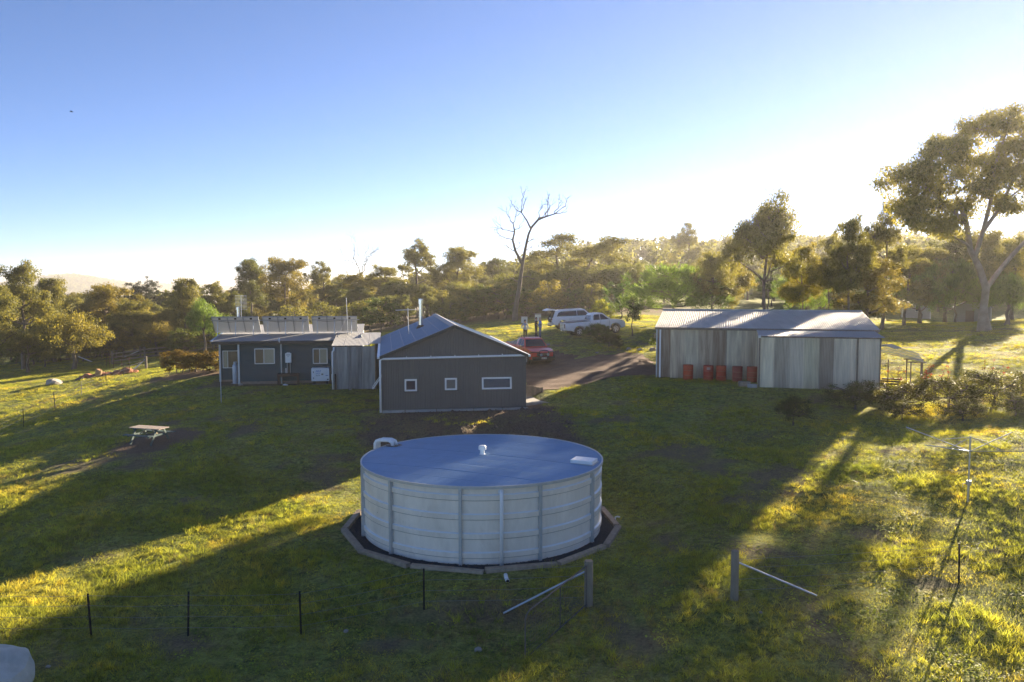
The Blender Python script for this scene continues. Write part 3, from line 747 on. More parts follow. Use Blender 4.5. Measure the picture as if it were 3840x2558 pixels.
# ------------------------------------------------------------------ old corrugated barn on the right
def barn():
    t = thing('corrugated_barn', 'long weathered corrugated iron barn with low roof behind the red drums', 'barn', (BARN[0], BARN[1], 2.48), BARN[2])
    Ls, he, hr, D = 12.0, 3.02, 3.82, 6.2
    MW = [surf('weathered_sheet_%d' % i, c, .6, .25, .3, 2.6, stretch=(2.5, 2.5, .22), dirt=d, dirt_amt=a, dirt_scale=1.1) for i, (c, d, a) in enumerate([
        ((0.737, 0.641, 0.464), (0.327, 0.223, 0.150), .65), ((0.539, 0.471, 0.354), (0.270, 0.163, 0.100), .8), ((0.800, 0.707, 0.520), (0.397, 0.301, 0.200), .55), ((0.454, 0.367, 0.282), (0.242, 0.151, 0.095), .8)])]
    n = 15; w = Ls/n
    fw = MB().box((Ls/2, .08, he-.08), (Ls, .08, .1)).build('wall', M_timber, t)
    order = [1, 0, 2, 0, 1, 2, 0, 2, 3, 0, 1, 2, 0, 2, 1]
    for k in range(n):
        MB().corr((k*w, -.006*(k % 2), .0 if k % 3 else .04), (1, 0, 0), (0, 0, 1), w+.04, he-.05, .076, .013).build('wall_sheet', MW[order[k]], fw)
    for x in (0, Ls):
        sw = MB().box((x, 4.5, he-.1), (.08, 8.8, .08)).build('wall', M_timber, t)
        for k in range(9):
            y0 = k*1.0; zt = he + (hr-he)*(1-abs(y0+.5-D)/D)
            MB().corr((x, y0, 0), (0, 1, 0), (0, 0, 1), 1.03, zt-.06, .076, .013).build('wall_sheet', MW[k % 4], sw)
    MB().corr((0, 9.0, 0), (1, 0, 0), (0, 0, 1), Ls, he+.38, .076, .013).build('wall', MW[0], t)
    # roof
    Mr = surf('barn_roof_iron', (.50, .465, .41), .7, .08, .14, 1.4, stretch=(1.5, .3, 1), dirt=(.28, .24, .19), dirt_amt=.4, dirt_scale=.7)
    sl = math.hypot(D, hr-he); v = V(0, D, hr-he).normalized(); nn = V(0, -v.z, v.y)
    for k in range(15):
        MB().corr((-.12+k*.816, -.18, he-.18*v.z/v.y+.004*(k % 2)), (1, 0, 0), v, .85, sl+.18, .11, .013, nrm=nn).build('roof_sheet', Mr, t)
    v2 = V(0, -D, hr-he).normalized()
    MB().corr((-.12, 9.18, he+.41), (1, 0, 0), v2, Ls+.24, 3.0, .11, .018, nrm=V(0, v.z, v.y)).build('roof_sheet', Mr, t)
    MB().tube([(-.14, D, hr+.02), (Ls+.14, D, hr+.02)], .06, 8).build('ridge_cap', Mr, t)
    MB().box((Ls/2, -.16, he-.09), (Ls+.2, .04, .13)).build('fascia', M_timber, t)
    MB().box((.2, -.07, he/2-.03), (.09, .06, he-.1)).build('downpipe', M_pvc, t)
    MB().box((0, -.03, he/2), (.07, .07, he)).build('corner_post', M_galv, t)
    # lean-to
    x0, x1, y0 = 5.7, 11.65, -3.1; h0, h1 = 2.74, 2.90
    ln = MB().box(((x0+x1)/2, y0+.06, h0-.06), (x1-x0, .08, .1)).build('lean_to', M_timber, t)
    LW = [surf('lean_sheet_%d' % i, c, .5, .4, .22, 2.8, stretch=(2.5, 2.5, .2), dirt=d, dirt_amt=.45, dirt_scale=1.2) for i, (c, d) in enumerate([
        ((0.800, 0.720, 0.543), (0.425, 0.340, 0.243)), ((0.468, 0.419, 0.332), (0.270, 0.209, 0.155)), ((0.709, 0.641, 0.509), (0.355, 0.315, 0.255)), ((0.595, 0.549, 0.398), (0.340, 0.275, 0.188)), ((0.369, 0.308, 0.243), (0.213, 0.163, 0.127)), ((0.752, 0.655, 0.509), (0.482, 0.419, 0.332))])]
    o = [0, 1, 2, 3, 4, 2, 5, 5]
    n = 8; w = (x1-x0)/n
    for k in range(n):
        MB().corr((x0+k*w, y0-.006*(k % 2), -.06), (1, 0, 0), (0, 0, 1), w+.04, h0, .076, .013).build('wall_sheet', LW[o[k]], ln)
    for x in (x0, x1):
        for k in range(4):
            MB().corr((x, y0+k*.775, -.06), (0, 1, 0), (0, 0, 1), .80, h0, .076, .013).build('wall_sheet', LW[(k*2+1) % 6], ln)
    v = V(0, 3.1, h1-h0).normalized(); nn = V(0, -v.z, v.y)
    for k in range(8):
        MB().corr((x0-.08+k*.775, y0-.16, h0+.02+.004*(k % 2)), (1, 0, 0), v, .80, 3.2, .076, .013, nrm=nn).build('roof_sheet', M_roofg, ln)
    for x in (x0, x0+4.6*.85+.95, x1): MB().box((x, y0-.035, h0/2), (.07, .05, h0)).build('batten', M_timber, ln)
    MB().box((x0-.02, y0-.1, h0-.02), (.12, .2, .12)).build('flashing', M_white, ln)
    M = t.matrix_basis
    p = M @ V(5.35, -3.3, 0); z = ground(p.x, p.y)
    b = MB().box((0, 0, .08), (.5, .22, .2)).build('concrete_block', M_conc, None, bevel=.015, loc=(p.x, p.y, z)); b.rotation_euler = (0, 0, BARN[2])
    tag(b, 'pale concrete block lying at the left corner of the lean-to', 'block')
    p = M @ V(4.95, -2.9, 0); z = ground(p.x, p.y)
    b = MB().box((0, 0, .12), (.6, .35, .3)).build('timber_block', M_timber, None, bevel=.02, loc=(p.x, p.y, z)); b.rotation_euler = (0, 0, BARN[2]+.2)
    tag(b, 'rough brown timber block between the last drum and the lean-to', 'block')
    # drums
    Mo = [surf('drum_paint_%d' % i, c, .55, .1, .18, 3, dirt=(.12, .05, .035), dirt_amt=.35, dirt_scale=3) for i, c in enumerate([(.50, .075, .025), (.44, .062, .028), (.48, .072, .026), (.30, .055, .04), (.42, .062, .03)])]
    labs = ['bright orange red drum, leftmost and standing alone before the barn wall', 'red drum with a pale paper patch, second from the left', 'orange drum touching the patched one, middle of the five', 'dull maroon drum, fourth from the left', 'red drum nearest the lean-to, rightmost of the five']
    for i, x in enumerate((1.98, 3.12, 3.83, 4.72, 5.52)):
        p = M @ V(x - .12, -.62 - (.10 if i == 3 else .05*(i % 2)) - .05*i, 0); z = ground(p.x, p.y)
        d = thing('steel_drum', labs[i], 'drum', (p.x, p.y, z-.02), .4*i, 'red drums along the barn wall')
        pr = [(.001, .86), (.265, .86), (.265, .89), (.285, .89), (.29, .86)]
        for zc in (.58, .30): pr += [(.285, zc+.03), (.30, zc), (.285, zc-.03)]
        pr += [(.285, .03), (.29, .0)]
        o_ = MB().lathe(pr, 22).build('body', Mo[i], d); smooth_by_angle(o_, .9)
        MB().lathe([(.001, .87), (.05, .87), (.05, .885), (.001, .885)], 8, (.15, .05, 0)).build('bung', M_black, d)
        for zc in (.58, .30): MB().lathe([(.302, zc+.008), (.304, zc), (.302, zc-.008)], 22).build('hoop', surf('worn_hoop', (.45, .22, .17), .5, .3), d)
        if i == 1: MB().lathe([(.293, .80), (.293, .66)], 4, a0=R(215), a1=R(255)).build('paper_patch', surf('paper_patch', (.5, .34, .28), .8), d).rotation_euler = (0, 0, 0)
    # scrap iron rack beyond the right end
    p = M @ V(12.3, -.9, 0); z = ground(p.x, p.y)
    r = thing('scrap_iron_rack', 'low post rack roofed with loose pale corrugated sheets at the right end of the barn', 'rack', (p.x, p.y, z), BARN[2]-.1)
    for (a, b_) in ((1.2, -.5), (1.7, -.35), (1.9, .9), (.2, .6), (1.2, 1.5)):
        MB().box((a, b_, .62), (.06, .06, 1.6)).build('post', M_timber, r)
    MB().box((1.45, -.42, 1.40), (1.0, .05, .06)).build('rail', M_timber, r)
    MB().box((1.5, 1.2, 1.42), (1.0, .05, .06)).build('rail', M_timber, r)
    for k in range(6):
        y_ = -.55+k*.33
        MB().corr((-.35+.1*k, y_, 1.92+.05*k), (0, 1, 0), V(1, .05*(k-2), -.22-.015*k).normalized(), .60, 2.2-.1*k, .076, .013, nrm=(.2, 0, 1)).build('loose_sheet', M_galv if k % 2 else LW[0], r)
    for k in range(3):
        MB().tube([(-.35+.15*k, -.5+.22*k, 2.2), (-.05+.15*k, -.45+.22*k, 2.28), (.45+.15*k, -.5+.2*k, 2.10)], .05, 6).build('rolled_sheet', M_galv, r)
    for k in range(3):
        MB().box((.2+.1*k, .0+.3*k, .15+.10*k), (1.0, .16, .08), Matrix.Rotation(.15*k-.3, 3, 'Z')).build('stacked_timber', M_darkwd, r)
    return t
barn()

# ------------------------------------------------------------------ two small huts under the trees
def hut(loc, rz, w, d, he, ha, label, m, mr, door):
    t = thing('garden_hut', label, 'hut', (loc[0], loc[1], ground(loc[0], loc[1])-.05), rz)
    for k in range(int(he/.2)):
        MB().box((0, -d/2, .1+k*.2), (w, .05, .195), Matrix.Rotation(.08, 3, 'X')).build('weatherboard', m, t)
    n = 6
    for k in range(n):
        z = he+(ha-he)*(k+.5)/n; ww = w*(1-(k+.5)/n)
        MB().box((0, -d/2, z), (max(ww, .1), .05, (ha-he)/n-.005)).build('weatherboard', m, t)
    for s in (-1, 1):
        MB().box((s*w/2, 0, he/2), (.06, d, he)).build('wall', m, t)
        sl = math.hypot(w/2+.2, ha-he)
        MB().prism([(0, -d/2-.2, ha+.06), (s*(w/2+.2), -d/2-.2, he-.1), (s*(w/2+.2), d/2+.2, he-.1), (0, d/2+.2, ha+.06)], (0, 0, .06)).build('roof', mr, t)
    MB().box((0, d/2, he/2), (w, .06, he)).build('wall', m, t)
    window_part(t, .15, he*.62, .6, 1.1, [(0, 1, M_glass)], y=-d/2-.03, frame=.06) if not door else None
    if door:
        dr = MB().box((-.3, -d/2-.04, he*.42), (.85, .05, he*.8)).build('door', surf('hut_door', (.22, .15, .13), .7), t)
        MB().box((.02, -d/2-.08, he*.42), (.05, .05, .12)).build('handle', M_black, dr)
    for s in (-1, 1): MB().box((s*(w/2-.04), -d/2-.03, he/2), (.1, .05, he)).build('corner_trim', M_white, t)
Mh = surf('hut_boards', (.40, .39, .38), .8, 0, .1, 3); Mhr = surf('hut_roof', (.32, .31, .31), .5, .3, .1, 2)
hut((54.2, 107, 0), R(-24), 3.4, 3.6, 2.4, 3.9, 'pale weatherboard hut with one tall window under the trees beyond the barn', Mh, Mhr, False)
hut((52.6, 91, 0), R(-28), 3.6, 3.0, 2.1, 2.9, 'small pale hut with a brown door beside the big gum trunk', Mh, Mhr, True)
# ------------------------------------------------------------------ round steel tank
TR, TH = 3.96, 2.28
M_tank = surf('tank_panel_steel', (.86, .77, .64), .42, .05, .10, 2.2, stretch=(1, 1, .35), dirt=(.66, .57, .45), dirt_amt=.4, dirt_scale=1.4)
M_tankp = surf('tank_post_steel', (.52, .52, .50), .42, .3, .1, 6)
M_tankr = surf('tank_roof_steel', (.25, .38, .54), .42, .3, .10, 1.5, dirt=(.20, .29, .40), dirt_amt=.35, dirt_scale=.9)
def tank():
    t = thing('water_tank', 'large round galvanised steel water tank with flat blue ribbed roof in the foreground', 'tank', (TANK[0], TANK[1], PAD_Z))
    pr = [(TR+.012, 0), (TR, .06)]
    for zb in (.215, .78, 1.345, 1.91):
        pr += [(TR+.0, zb-.014), (TR+.048, zb), (TR+.052, zb+.05), (TR+.054, zb+.146), (TR+.0, zb+.176), (TR+.008, zb+.26), (TR+.012, zb+.36), (TR+.008, zb+.46)]
    pr = [p for p in pr if p[1] < TH] + [(TR, TH)]
    angs = [-41, -7, 27, 61, 95, 129, 163, 197, 231, 260, 289, 319]
    for a, b in zip(angs[:-1], angs[1:]):
        o = MB().lathe(pr, 14, a0=R(a-90), a1=R(b-90)).build('wall_panel', M_tank, t); smooth_by_angle(o, .32)
    Mhigh = surf('painted_rib_highlight', (.80, .80, .79), .4, .2, .04, 5); Mshade = surf('painted_rib_shade', (.16, .16, .16), .6, .3)
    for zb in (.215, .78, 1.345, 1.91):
        MB().lathe([(TR+.058, zb+.146), (TR+.056, zb+.152), (TR+.002, zb+.180)], 110).build('rib_highlight', Mhigh, t)  # pale strip paints the sky highlight on each upward-facing ledge
        MB().lathe([(TR+.052, zb+.003), (TR+.050, zb-.006), (TR+.004, zb-.020)], 110).build('rib_shade', Mshade, t)  # dark strip paints the shade under each raised band of the wall
    for a in angs[:-1]:
        c, s = math.cos(R(a-90)), math.sin(R(a-90))
        MB().box(((TR+.055)*c, (TR+.055)*s, TH/2), (.13, .085, TH-.02), Matrix.Rotation(R(a-90), 3, 'Z')).build('post', M_tankp, t)
    # roof of lapped ribbed sheets
    ang = R(-24); u = V(-math.sin(ang), math.cos(ang), 0); v = V(math.cos(ang), math.sin(ang), 0); RR = TR+.06
    ns = 10; w = 2*RR/ns; per = .105
    crown = lambda x, y: .10*(1-(x*x+y*y)/(RR*RR))
    for k in range(ns):
        a0 = -RR+k*w; n = 72; vv = []; ff = []
        for i in range(n+1):
            q = a0 + (w+.04)*i/n
            q = max(-RR+.002, min(RR-.002, q))
            h = math.sqrt(max(0, RR*RR-q*q))
            tri = ((q/per) % 1.0); d = .012*min(1, max(0, 1.6-abs(tri-.5)*6))
            for j in range(7):
                p = u*q + v*(h*(-1+2*j/6)); vv.append((p.x, p.y, TH+.02+crown(p.x, p.y)+d+.012*(i/n)))
        for i in range(n):
            for j in range(6): ff.append((i*7+j, i*7+j+1, (i+1)*7+j+1, (i+1)*7+j))
        MB().add(vv, ff).build('roof_sheet', M_tankr, t)
    o = MB().lathe([(TR-.02, TH-.03), (RR+.03, TH-.03), (RR+.03, TH+.055), (RR+.0, TH+.06), (RR-.02, TH+.03)], 96).build('rim', M_tankp, t)
    # overflow pipe
    a = R(9.8-90); c, s = math.cos(a), math.sin(a)
    MB().tube([((TR-.05)*c, (TR-.05)*s, TH-.13), ((TR+.06)*c, (TR+.06)*s, TH-.12), ((TR+.15)*c, (TR+.15)*s, TH-.17), ((TR+.16)*c, (TR+.16)*s, TH-.28), ((TR+.16)*c, (TR+.16)*s, .03)], .055, 12).build('overflow_pipe', M_pvc, t, smooth=True)
    MB().lathe([(.09, 0), (.09, .01), (.05, .015)], 14, ((TR+.036)*c, (TR+.036)*s, TH-.12), axis='y').build('pipe_flange', M_pvc, t)
    # vent, hatch, inlet bends
    vt = MB().lathe([(.10, 0), (.12, .01), (.075, .03), (.075, .16), (.13, .17), (.13, .27), (.10, .31), (.001, .32)], 16, (0, 0, TH+.12)).build('roof_vent', M_pvc, t); smooth_by_angle(vt)
    h = MB().box((3.35, -.92, TH+.12), (.74, .58, .11), Matrix.Rotation(R(-24), 3, 'Z')).build('access_hatch', M_pvc, t, bevel=.012)
    MB().box((3.35, -.92, TH+.045), (.80, .64, .05), Matrix.Rotation(R(-24), 3, 'Z')).build('hatch_frame', M_tankp, h)
    for k in range(2):
        dy = .17*k
        MB().tube([(-3.95+.10*k, 1.95+dy, TH-.35), (-3.95+.10*k, 1.95+dy, TH+.10), (-3.90+.10*k, 1.93+dy, TH+.19), (-3.78+.1*k, 1.90+dy, TH+.24), (-3.45+.1*k, 1.82+dy, TH+.24), (-3.33+.1*k, 1.79+dy, TH+.19), (-3.28+.1*k, 1.78+dy, TH+.04)], .066, 12).build('inlet_pipe', M_pvc, t, smooth=True)
    MB().lathe([(.001, TH+.06), (.30, TH+.055)], 16, (-3.25, 1.86, 0)).build('inlet_strainer', M_black, t)
    for k in range(7):
        an = R(-52+9*k-90 + (4 if k % 2 else 0)); MB().lathe([(.001, .02), (.018, .018), (.02, 0)], 6, ((TR+.012)*math.cos(an), (TR+.012)*math.sin(an), 1.12-.015*k), axis='y').build('bolt', M_black, t)
tank()

M_sleeper = surf('weathered_sleeper', (.40, .31, .22), .85, 0, .3, 7, bump=.5, bscale=25, objvar=.15, dirt=(.20, .15, .10), dirt_amt=.3, dirt_scale=3)
def edging():
    t = thing('timber_edging', 'ring of weathered timber sleepers edging the gravel round the steel tank', 'edging', (TANK[0], TANK[1], PAD_Z))
    rg = random.Random(4); n = 13
    for k in range(n):
        a = 2*math.pi*(k+.35)/n; rr = 4.47+rg.uniform(-.06, .08)
        ln = 2*4.45*math.tan(math.pi/n)*rg.uniform(.93, 1.0)
        MB().box((rr*math.cos(a), rr*math.sin(a), .035+rg.uniform(-.02, .03)), (ln, .20, .14), Matrix.Rotation(a+math.pi/2+rg.uniform(-.04, .04), 3, 'Z') @ Matrix.Rotation(rg.uniform(-.02, .02), 3, 'Y')).build('sleeper', M_sleeper, t, bevel=.012)
    m = surf('dark_gravel', (.045, .042, .042), .9, 0, .45, 24, bump=1.0, bscale=34, dirt=(.10, .085, .07), dirt_amt=.25, dirt_scale=2)
    g = MB().lathe([(3.8, .02), (4.48, .0)], 64, (TANK[0], TANK[1], PAD_Z)).build('gravel_bed', m); tag(g, kind='structure')
    rs = np.random.RandomState(3); N = 5200
    an = rs.uniform(0, 2*np.pi, N); r = rs.uniform(4.0, 4.42, N); sz = rs.uniform(.012, .032, N)
    c = np.stack([TANK[0]+r*np.cos(an), TANK[1]+r*np.sin(an), PAD_Z+.02+sz*.3], 1)
    base = np.array([(1,0,0),(0,1,0),(-1,0,0),(0,-1,0),(0,0,.8),(0,0,-.8)], float)
    jit = base[None]*rs.uniform(.6, 1.3, (N, 6, 1))
    vv = (c[:, None, :] + jit*sz[:, None, None]).reshape(-1, 3)
    tr = np.array([(0,1,4),(1,2,4),(2,3,4),(3,0,4)])
    ff = (np.arange(N)[:, None, None]*6 + tr[None]).reshape(-1, 3)
    o = mesh_np('loose_gravel', vv, ff, surf('gravel_stones', (.07, .066, .064), .85, 0, .6, 60))
    tag(o, 'loose dark gravel between the tank and its timber edging', 'gravel', kind='stuff')
edging()
x, y = -.18, 21.35; 
p = MB().tube([(0, .22, .10), (.02, .06, .07), (.06, -.10, .04)], .055, 10).build('drain_outlet', M_pvc, None, True, loc=(x, y, ground(x, y)))
MB().tube([(.055, -.085, .042), (.062, -.104, .039)], .047, 10).build('opening', M_black, p)
tag(p, 'white drain pipe end poking out of the grass in front of the tank', 'pipe')
x, y = 3.55, 26.9; p = MB().tube([(0, 0, 0), (0, 0, .14), (.07, -.02, .17), (.16, -.03, .15)], .025, 8).build('tap', M_pvc, None, loc=(x, y, PAD_Z)); tag(p, 'small white tap on the gravel at the right foot of the tank', 'tap')

# ------------------------------------------------------------------ fences
def picket(t, x, y, h=1.09, lean=(0, 0), m=None):
    z = ground(x, y)
    o = MB(); o.box((0, 0, h/2-.1), (.05, .012, h+.2)); o.box((0, .018, h/2-.1), (.012, .03, h+.2))
    b = o.build('picket', m or M_picket, t); b.location = (x, y, z); b.rotation_euler = (lean[0], lean[1], random.Random(int(x*100)).uniform(0, 3))
    return V(x, y, z)
def wires(t, pts, hs, sag=.03):
    for h in hs:
        pp = []
        for a, b in zip(pts[:-1], pts[1:]):
            pp += [a+V(0, 0, h), (a+b)/2+V(0, 0, h-sag)]
        pp.append(pts[-1]+V(0, 0, h))
        MB().tube(pp, .0055, 3).build('wire', M_wire, t)
def round_post(t, x, y, h, r=.105, name='strainer_post'):
    z = ground(x, y)
    o = MB().lathe([(r, -.3), (r*.97, h-.02), (r*.9, h), (.001, h+.005)], 14).build(name, M_post, t, smooth=False); smooth_by_angle(o)
    o.location = (x, y, z); return V(x, y, z)

def fences():
    # foreground, left of the gateway
    f = thing('wire_fence', 'wire fence on black steel pickets across the foreground left of the gate', 'fence')
    ps = [picket(f, *a) for a in ((-15.6, 19.0, 1.09), (-13.0, 19.0, 1.09), (-10.33, 19, 1.08, (0, R(3))), (-7.95, 19, 1.1, (0, R(3))), (-5.18, 19, 1.09, (0, R(1))), (-2.26, 20, 1.08))]
    ps.append(round_post(f, 1.97, 20, 1.17, .115)); wires(f, ps, (.22, .5, .78, 1.03))
    e = V(-.22, 19.75, ground(-.22, 19.75)); MB().tube([ps[-1]+V(-.1, 0, .88), e+V(0, 0, .03)], .028, 8).build('brace', M_pipe, f)
    # foreground, right of the gateway
    f = thing('wire_fence', 'wire fence starting at the round timber post right of the gateway', 'fence')
    ps = [round_post(f, 5.44, 19, 1.22, .10)]
    ps += [picket(f, 11.5, 20, 1.06, (0, R(-2))), picket(f, 17, 21, 1.1)]
    wires(f, ps, (.22, .5, .78, 1.0))
    e = V(7.55, 19.25, ground(7.55, 19.25)); MB().tube([ps[0]+V(.09, 0, .92), e+V(0, 0, .03)], .024, 8).build('brace', M_pipe, f)
    # gate
    h = V(1.97, 20, ground(1.97, 20)); e = V(.30, 17.55, ground(.30, 17.55)); d = (e-h); ln = math.hypot(d.x, d.y)
    g = thing('farm_gate', 'open wire mesh farm gate on a thin tube frame in the foreground', 'gate', (h.x, h.y, h.z), math.atan2(d.y, d.x))
    dz = d.z; zl = lambda q: dz*q/ln
    Mt = surf('rusty_tube', (.13, .115, .10), .6, .4, .3, 9)
    MB().tube([(.12, 0, 1.06), (ln-.18, 0, 1.08+zl(ln)), (ln-.05, 0, 1.02+zl(ln)), (ln, 0, .90+zl(ln)), (ln, 0, .04+zl(ln)), (ln-.02, 0, .0+zl(ln)), (.12, 0, .05), (.12, 0, 1.06)], .019, 8).build('frame', Mt, g)
    MB().tube([(ln*.48, 0, .04+zl(ln*.48)), (ln*.48, 0, 1.06+zl(ln*.48))], .014, 6).build('upright', Mt, g)
    for k in range(1, 10): MB().tube([(.12, 0, .05+k*.1), (ln, 0, .03+zl(ln)+k*.1)], .0011, 3).build('mesh_wire', M_wire, g)
    for k in range(1, 26): MB().tube([(.12+k*.105, 0, .05+zl(k*.105)), (.12+k*.105, 0, 1.05+zl(k*.105))], .0010, 3).build('mesh_wire', M_wire, g)
    for z in (.2, .95): MB().tube([(.10, 0, z), (.0, .0, z)], .018, 6).build('hinge', Mt, g)
    # paddock fence on the left
    f = thing('paddock_fence', 'wire fence running up the left paddock to a braced timber post', 'fence')
    ps = [picket(f, *a) for a in ((-28.6, 42, 1.09), (-29.4, 47.5, 1.1, (0, R(4))), (-29.5, 51, 1.1, (0, R(4))), (-30.5, 56, 1.1, (0, R(2))), (-32.3, 63, 1.08), (-33.6, 68.5, 1.08))]
    ps.append(round_post(f, -33.7, 73, 1.25, .11)); wires(f, ps, (.22, .5, .78, 1.03))
    a = ps[-1]; MB().tube([a+V(-.05, 0, .95), V(-34.6, 71.6, ground(-34.6, 71.6)+.03)], .05, 8).build('brace', M_white, f)
    MB().tube([a+V(0, 0, .9), V(-35.3, 69.3, ground(-35.3, 69.3)+.2)], .03, 6).build('rail', M_darkwd, f)
    # yard of steel frames and timber rails
    f = thing('stock_yard', 'old stock yard of weathered timber rails at the edge of the left woodland', 'fence')
    pts = [(-43.6, 86.5), (-41.2, 89), (-38.4, 92), (-35.8, 95)]
    pz = [round_post(f, x, y, 1.45, .11, 'post') for x, y in pts]
    for a, b in zip(pz[:-1], pz[1:]):
        for hh in (.35, .75, 1.15):
            c = (a+b)/2; dd = b-a
            MB().box((c.x, c.y-.12, c.z+hh), (dd.length+.2, .04, .15), dd.to_track_quat('X', 'Z').to_matrix()).build('rail', M_timber, f)
    Mru = surf('rusty_steel', (.16, .06, .035), .8, .3, .3, 9)
    q = [(-43.2, 84.5), (-41.6, 82), (-40.0, 79.6), (-38.0, 77.2), (-36.2, 75.0)]
    qs = [picket(f, x, y, 1.3, m=Mru) for x, y in q]
    for hh in (.6, 1.25):
        for a, b in zip(qs[:-1], qs[1:]): MB().tube([a+V(0, 0, hh), b+V(0, 0, hh)], .02, 5).build('rail', Mru, f)
    # end post with white brace at far left, and one further along
    f = thing('boundary_fence', 'short boundary fence with a pale leaning stay below the left woodland', 'fence')
    ps = [round_post(f, *a, .09, 'post') for a in ((-50.4, 92, 1.3), (-44.5, 95, 1.3), (-55, 90, 1.2))]
    wires(f, [ps[2], ps[0], ps[1]], (.3, .7, 1.1))
    MB().tube([ps[0]+V(.1, 0, .8), ps[0]+V(2.2, -.3, .05)], .06, 6).build('stay', M_white, f)
    MB().tube([ps[1]+V(-.1, 0, .8), ps[1]+V(-1.8, -.2, .05)], .05, 6).build('stay', M_white, f)
    # lone steel post near the house
    t = thing('steel_post', 'lone grey steel post in the lawn before the left end of the house', 'post')
    picket(t, -16.55, 45.0, 1.3, m=M_galv)
fences()

# ------------------------------------------------------------------ rotary clothes line
def hoist():
    x, y = 14.55, 25.0; z = ground(x, y)
    t = thing('clothes_line', 'tall galvanised rotary clothes line standing on the right lawn', 'clothes line', (x, y, z))
    H = 2.12
    MB().tube([(0, 0, -.1), (0, 0, .62)], .034, 10).build('lower_pole', M_pipe, t)
    MB().tube([(0, 0, .6), (0, 0, H)], .026, 10).build('upper_pole', M_pipe, t)
    gb = MB().box((0, 0, .62), (.13, .13, .16)).build('winder_box', M_pipe, t, bevel=.02)
    MB().tube([(-.06, 0, .62), (-.2, -.03, .60), (-.2, -.03, .48)], .012, 6).build('crank_handle', M_pipe, gb)
    a0 = R(28); tips = []
    for k in range(4):
        a = a0 + k*math.pi/2; c, s = math.cos(a), math.sin(a)
        tip = V(2.25*c, 2.25*s, H-.06); tips.append(tip)
        arm = MB().tube([(0, 0, H-.48), tip*.35+V(0, 0, (H-.48)*.65), tip], .015, 6).build('arm', M_pipe, t)
        MB().tube([V(0, 0, H-.02), tip*.42+V(0, 0, (H-.40)*.58)], .010, 5).build('stay', M_pipe, arm)
    for k in range(4):
        a, b = tips[k], tips[(k+1) % 4]
        for j, q in enumerate((1, .86, .72, .58, .44)):
            base = V(0, 0, (H-.48)*(1-q))
            MB().tube([a*q+base, (a+b)/2*q+base-V(0, 0, .02), b*q+base], .0032, 3).build('line', M_wire, t)
hoist()

# ------------------------------------------------------------------ squat poly tank at the lower left corner
def poly_tank():
    x, y = -11.75, 16.25; z = ground(x, y)-.38
    m = surf('pale_green_poly', (.50, .51, .44), .65, 0, .12, 3, dirt=(.30, .29, .22), dirt_amt=.45, dirt_scale=1.6, bump=.3, bscale=12)
    t = thing('poly_tank', 'squat pale poly tank with lobed roof cut off by the lower left corner', 'tank', (x, y, z-.05), R(12))
    pr = [(1.42, 0), (1.45, .05), (1.45, .62), (1.40, .70)]
    b = MB().lathe(pr, 40).build('wall', m, t); smooth_by_angle(b, .7)
    # roof: alternating raised lobes
    n = 64; vv = []; ff = []; rr = [1.42, 1.36, 1.15, .8, .48, .40]; hh = [.68, .80, .90, .99, 1.06, 1.07]
    for r_, h_ in zip(rr, hh):
        for k in range(n):
            a = 2*math.pi*k/n; lob = max(0, math.sin(a*4))**.5 if math.sin(a*4) > 0 else 0
            vv.append((r_*math.cos(a), r_*math.sin(a), h_ + (.09*lob if .6 < r_ < 1.4 else 0)))
    for i in range(5):
        for k in range(n): ff.append((i*n+k, i*n+(k+1) % n, (i+1)*n+(k+1) % n, (i+1)*n+k))
    o = MB().add(vv, ff).build('roof', m, t); smooth_by_angle(o, .5)
    l = MB().lathe([(.42, 1.06), (.42, 1.12), (.36, 1.14), (.001, 1.15)], 28).build('lid', m, t); smooth_by_angle(l)
poly_tank()

# ------------------------------------------------------------------ picnic table
def picnic():
    x, y = PICNIC[0]-.35, PICNIC[1]-.2; z = ground(x, y)
    t = thing('picnic_table', 'worn green timber picnic table with attached benches on a bare earth circle', 'table', (x, y, z), R(-17)); t.scale = (.92, .92, .92)
    Mg = surf('flaking_green_paint', (.085, .135, .125), .75, 0, .25, 6, dirt=(.22, .19, .15), dirt_amt=.35, dirt_scale=4)
    Mt = surf('bleached_table_top', (.36, .29, .235), .8, 0, .25, 6, dirt=(.12, .19, .20), dirt_amt=.35, dirt_scale=1.3)
    for k in range(5): MB().box((0, -.3+k*.15, .74+.003*(k % 2)), (1.85, .14, .04)).build('top_board', Mt, t)
    for s in (-1, 1):
        for k in range(2): MB().box((.02*k, s*(.62+.13*k), .44), (1.85, .12, .04)).build('seat_board', Mg, t)
        xe = s*.62
        MB().box((xe, 0, .40), (.045, 1.55, .09)).build('bearer', Mg, t)
        MB().box((xe, 0, .68), (.045, .74, .08)).build('top_bearer', Mg, t)
        for q in (-1, 1):
            a = V(xe+.045, q*.24, .72); b = V(xe+.045, q*.66, -.04); d = b-a
            MB().box((a+b)/2, (.045, .10, d.length), Matrix.Rotation(math.atan2(q*.42, .76), 3, 'X')).build('leg', Mg, t)
        a = V(s*.55, 0, .40); b = V(s*.12, 0, .70); d = b-a
        MB().box((a+b)/2, (.045, .08, d.length), Matrix.Rotation(-s*math.atan2(.43, .30), 3, 'Y')).build('brace', surf('pale_new_timber', (.48, .40, .24), .8), t)
picnic()

ORD = ['first', 'second', 'third', 'fourth', 'fifth', 'sixth', 'seventh', 'eighth', 'ninth', 'tenth', 'eleventh', 'twelfth']
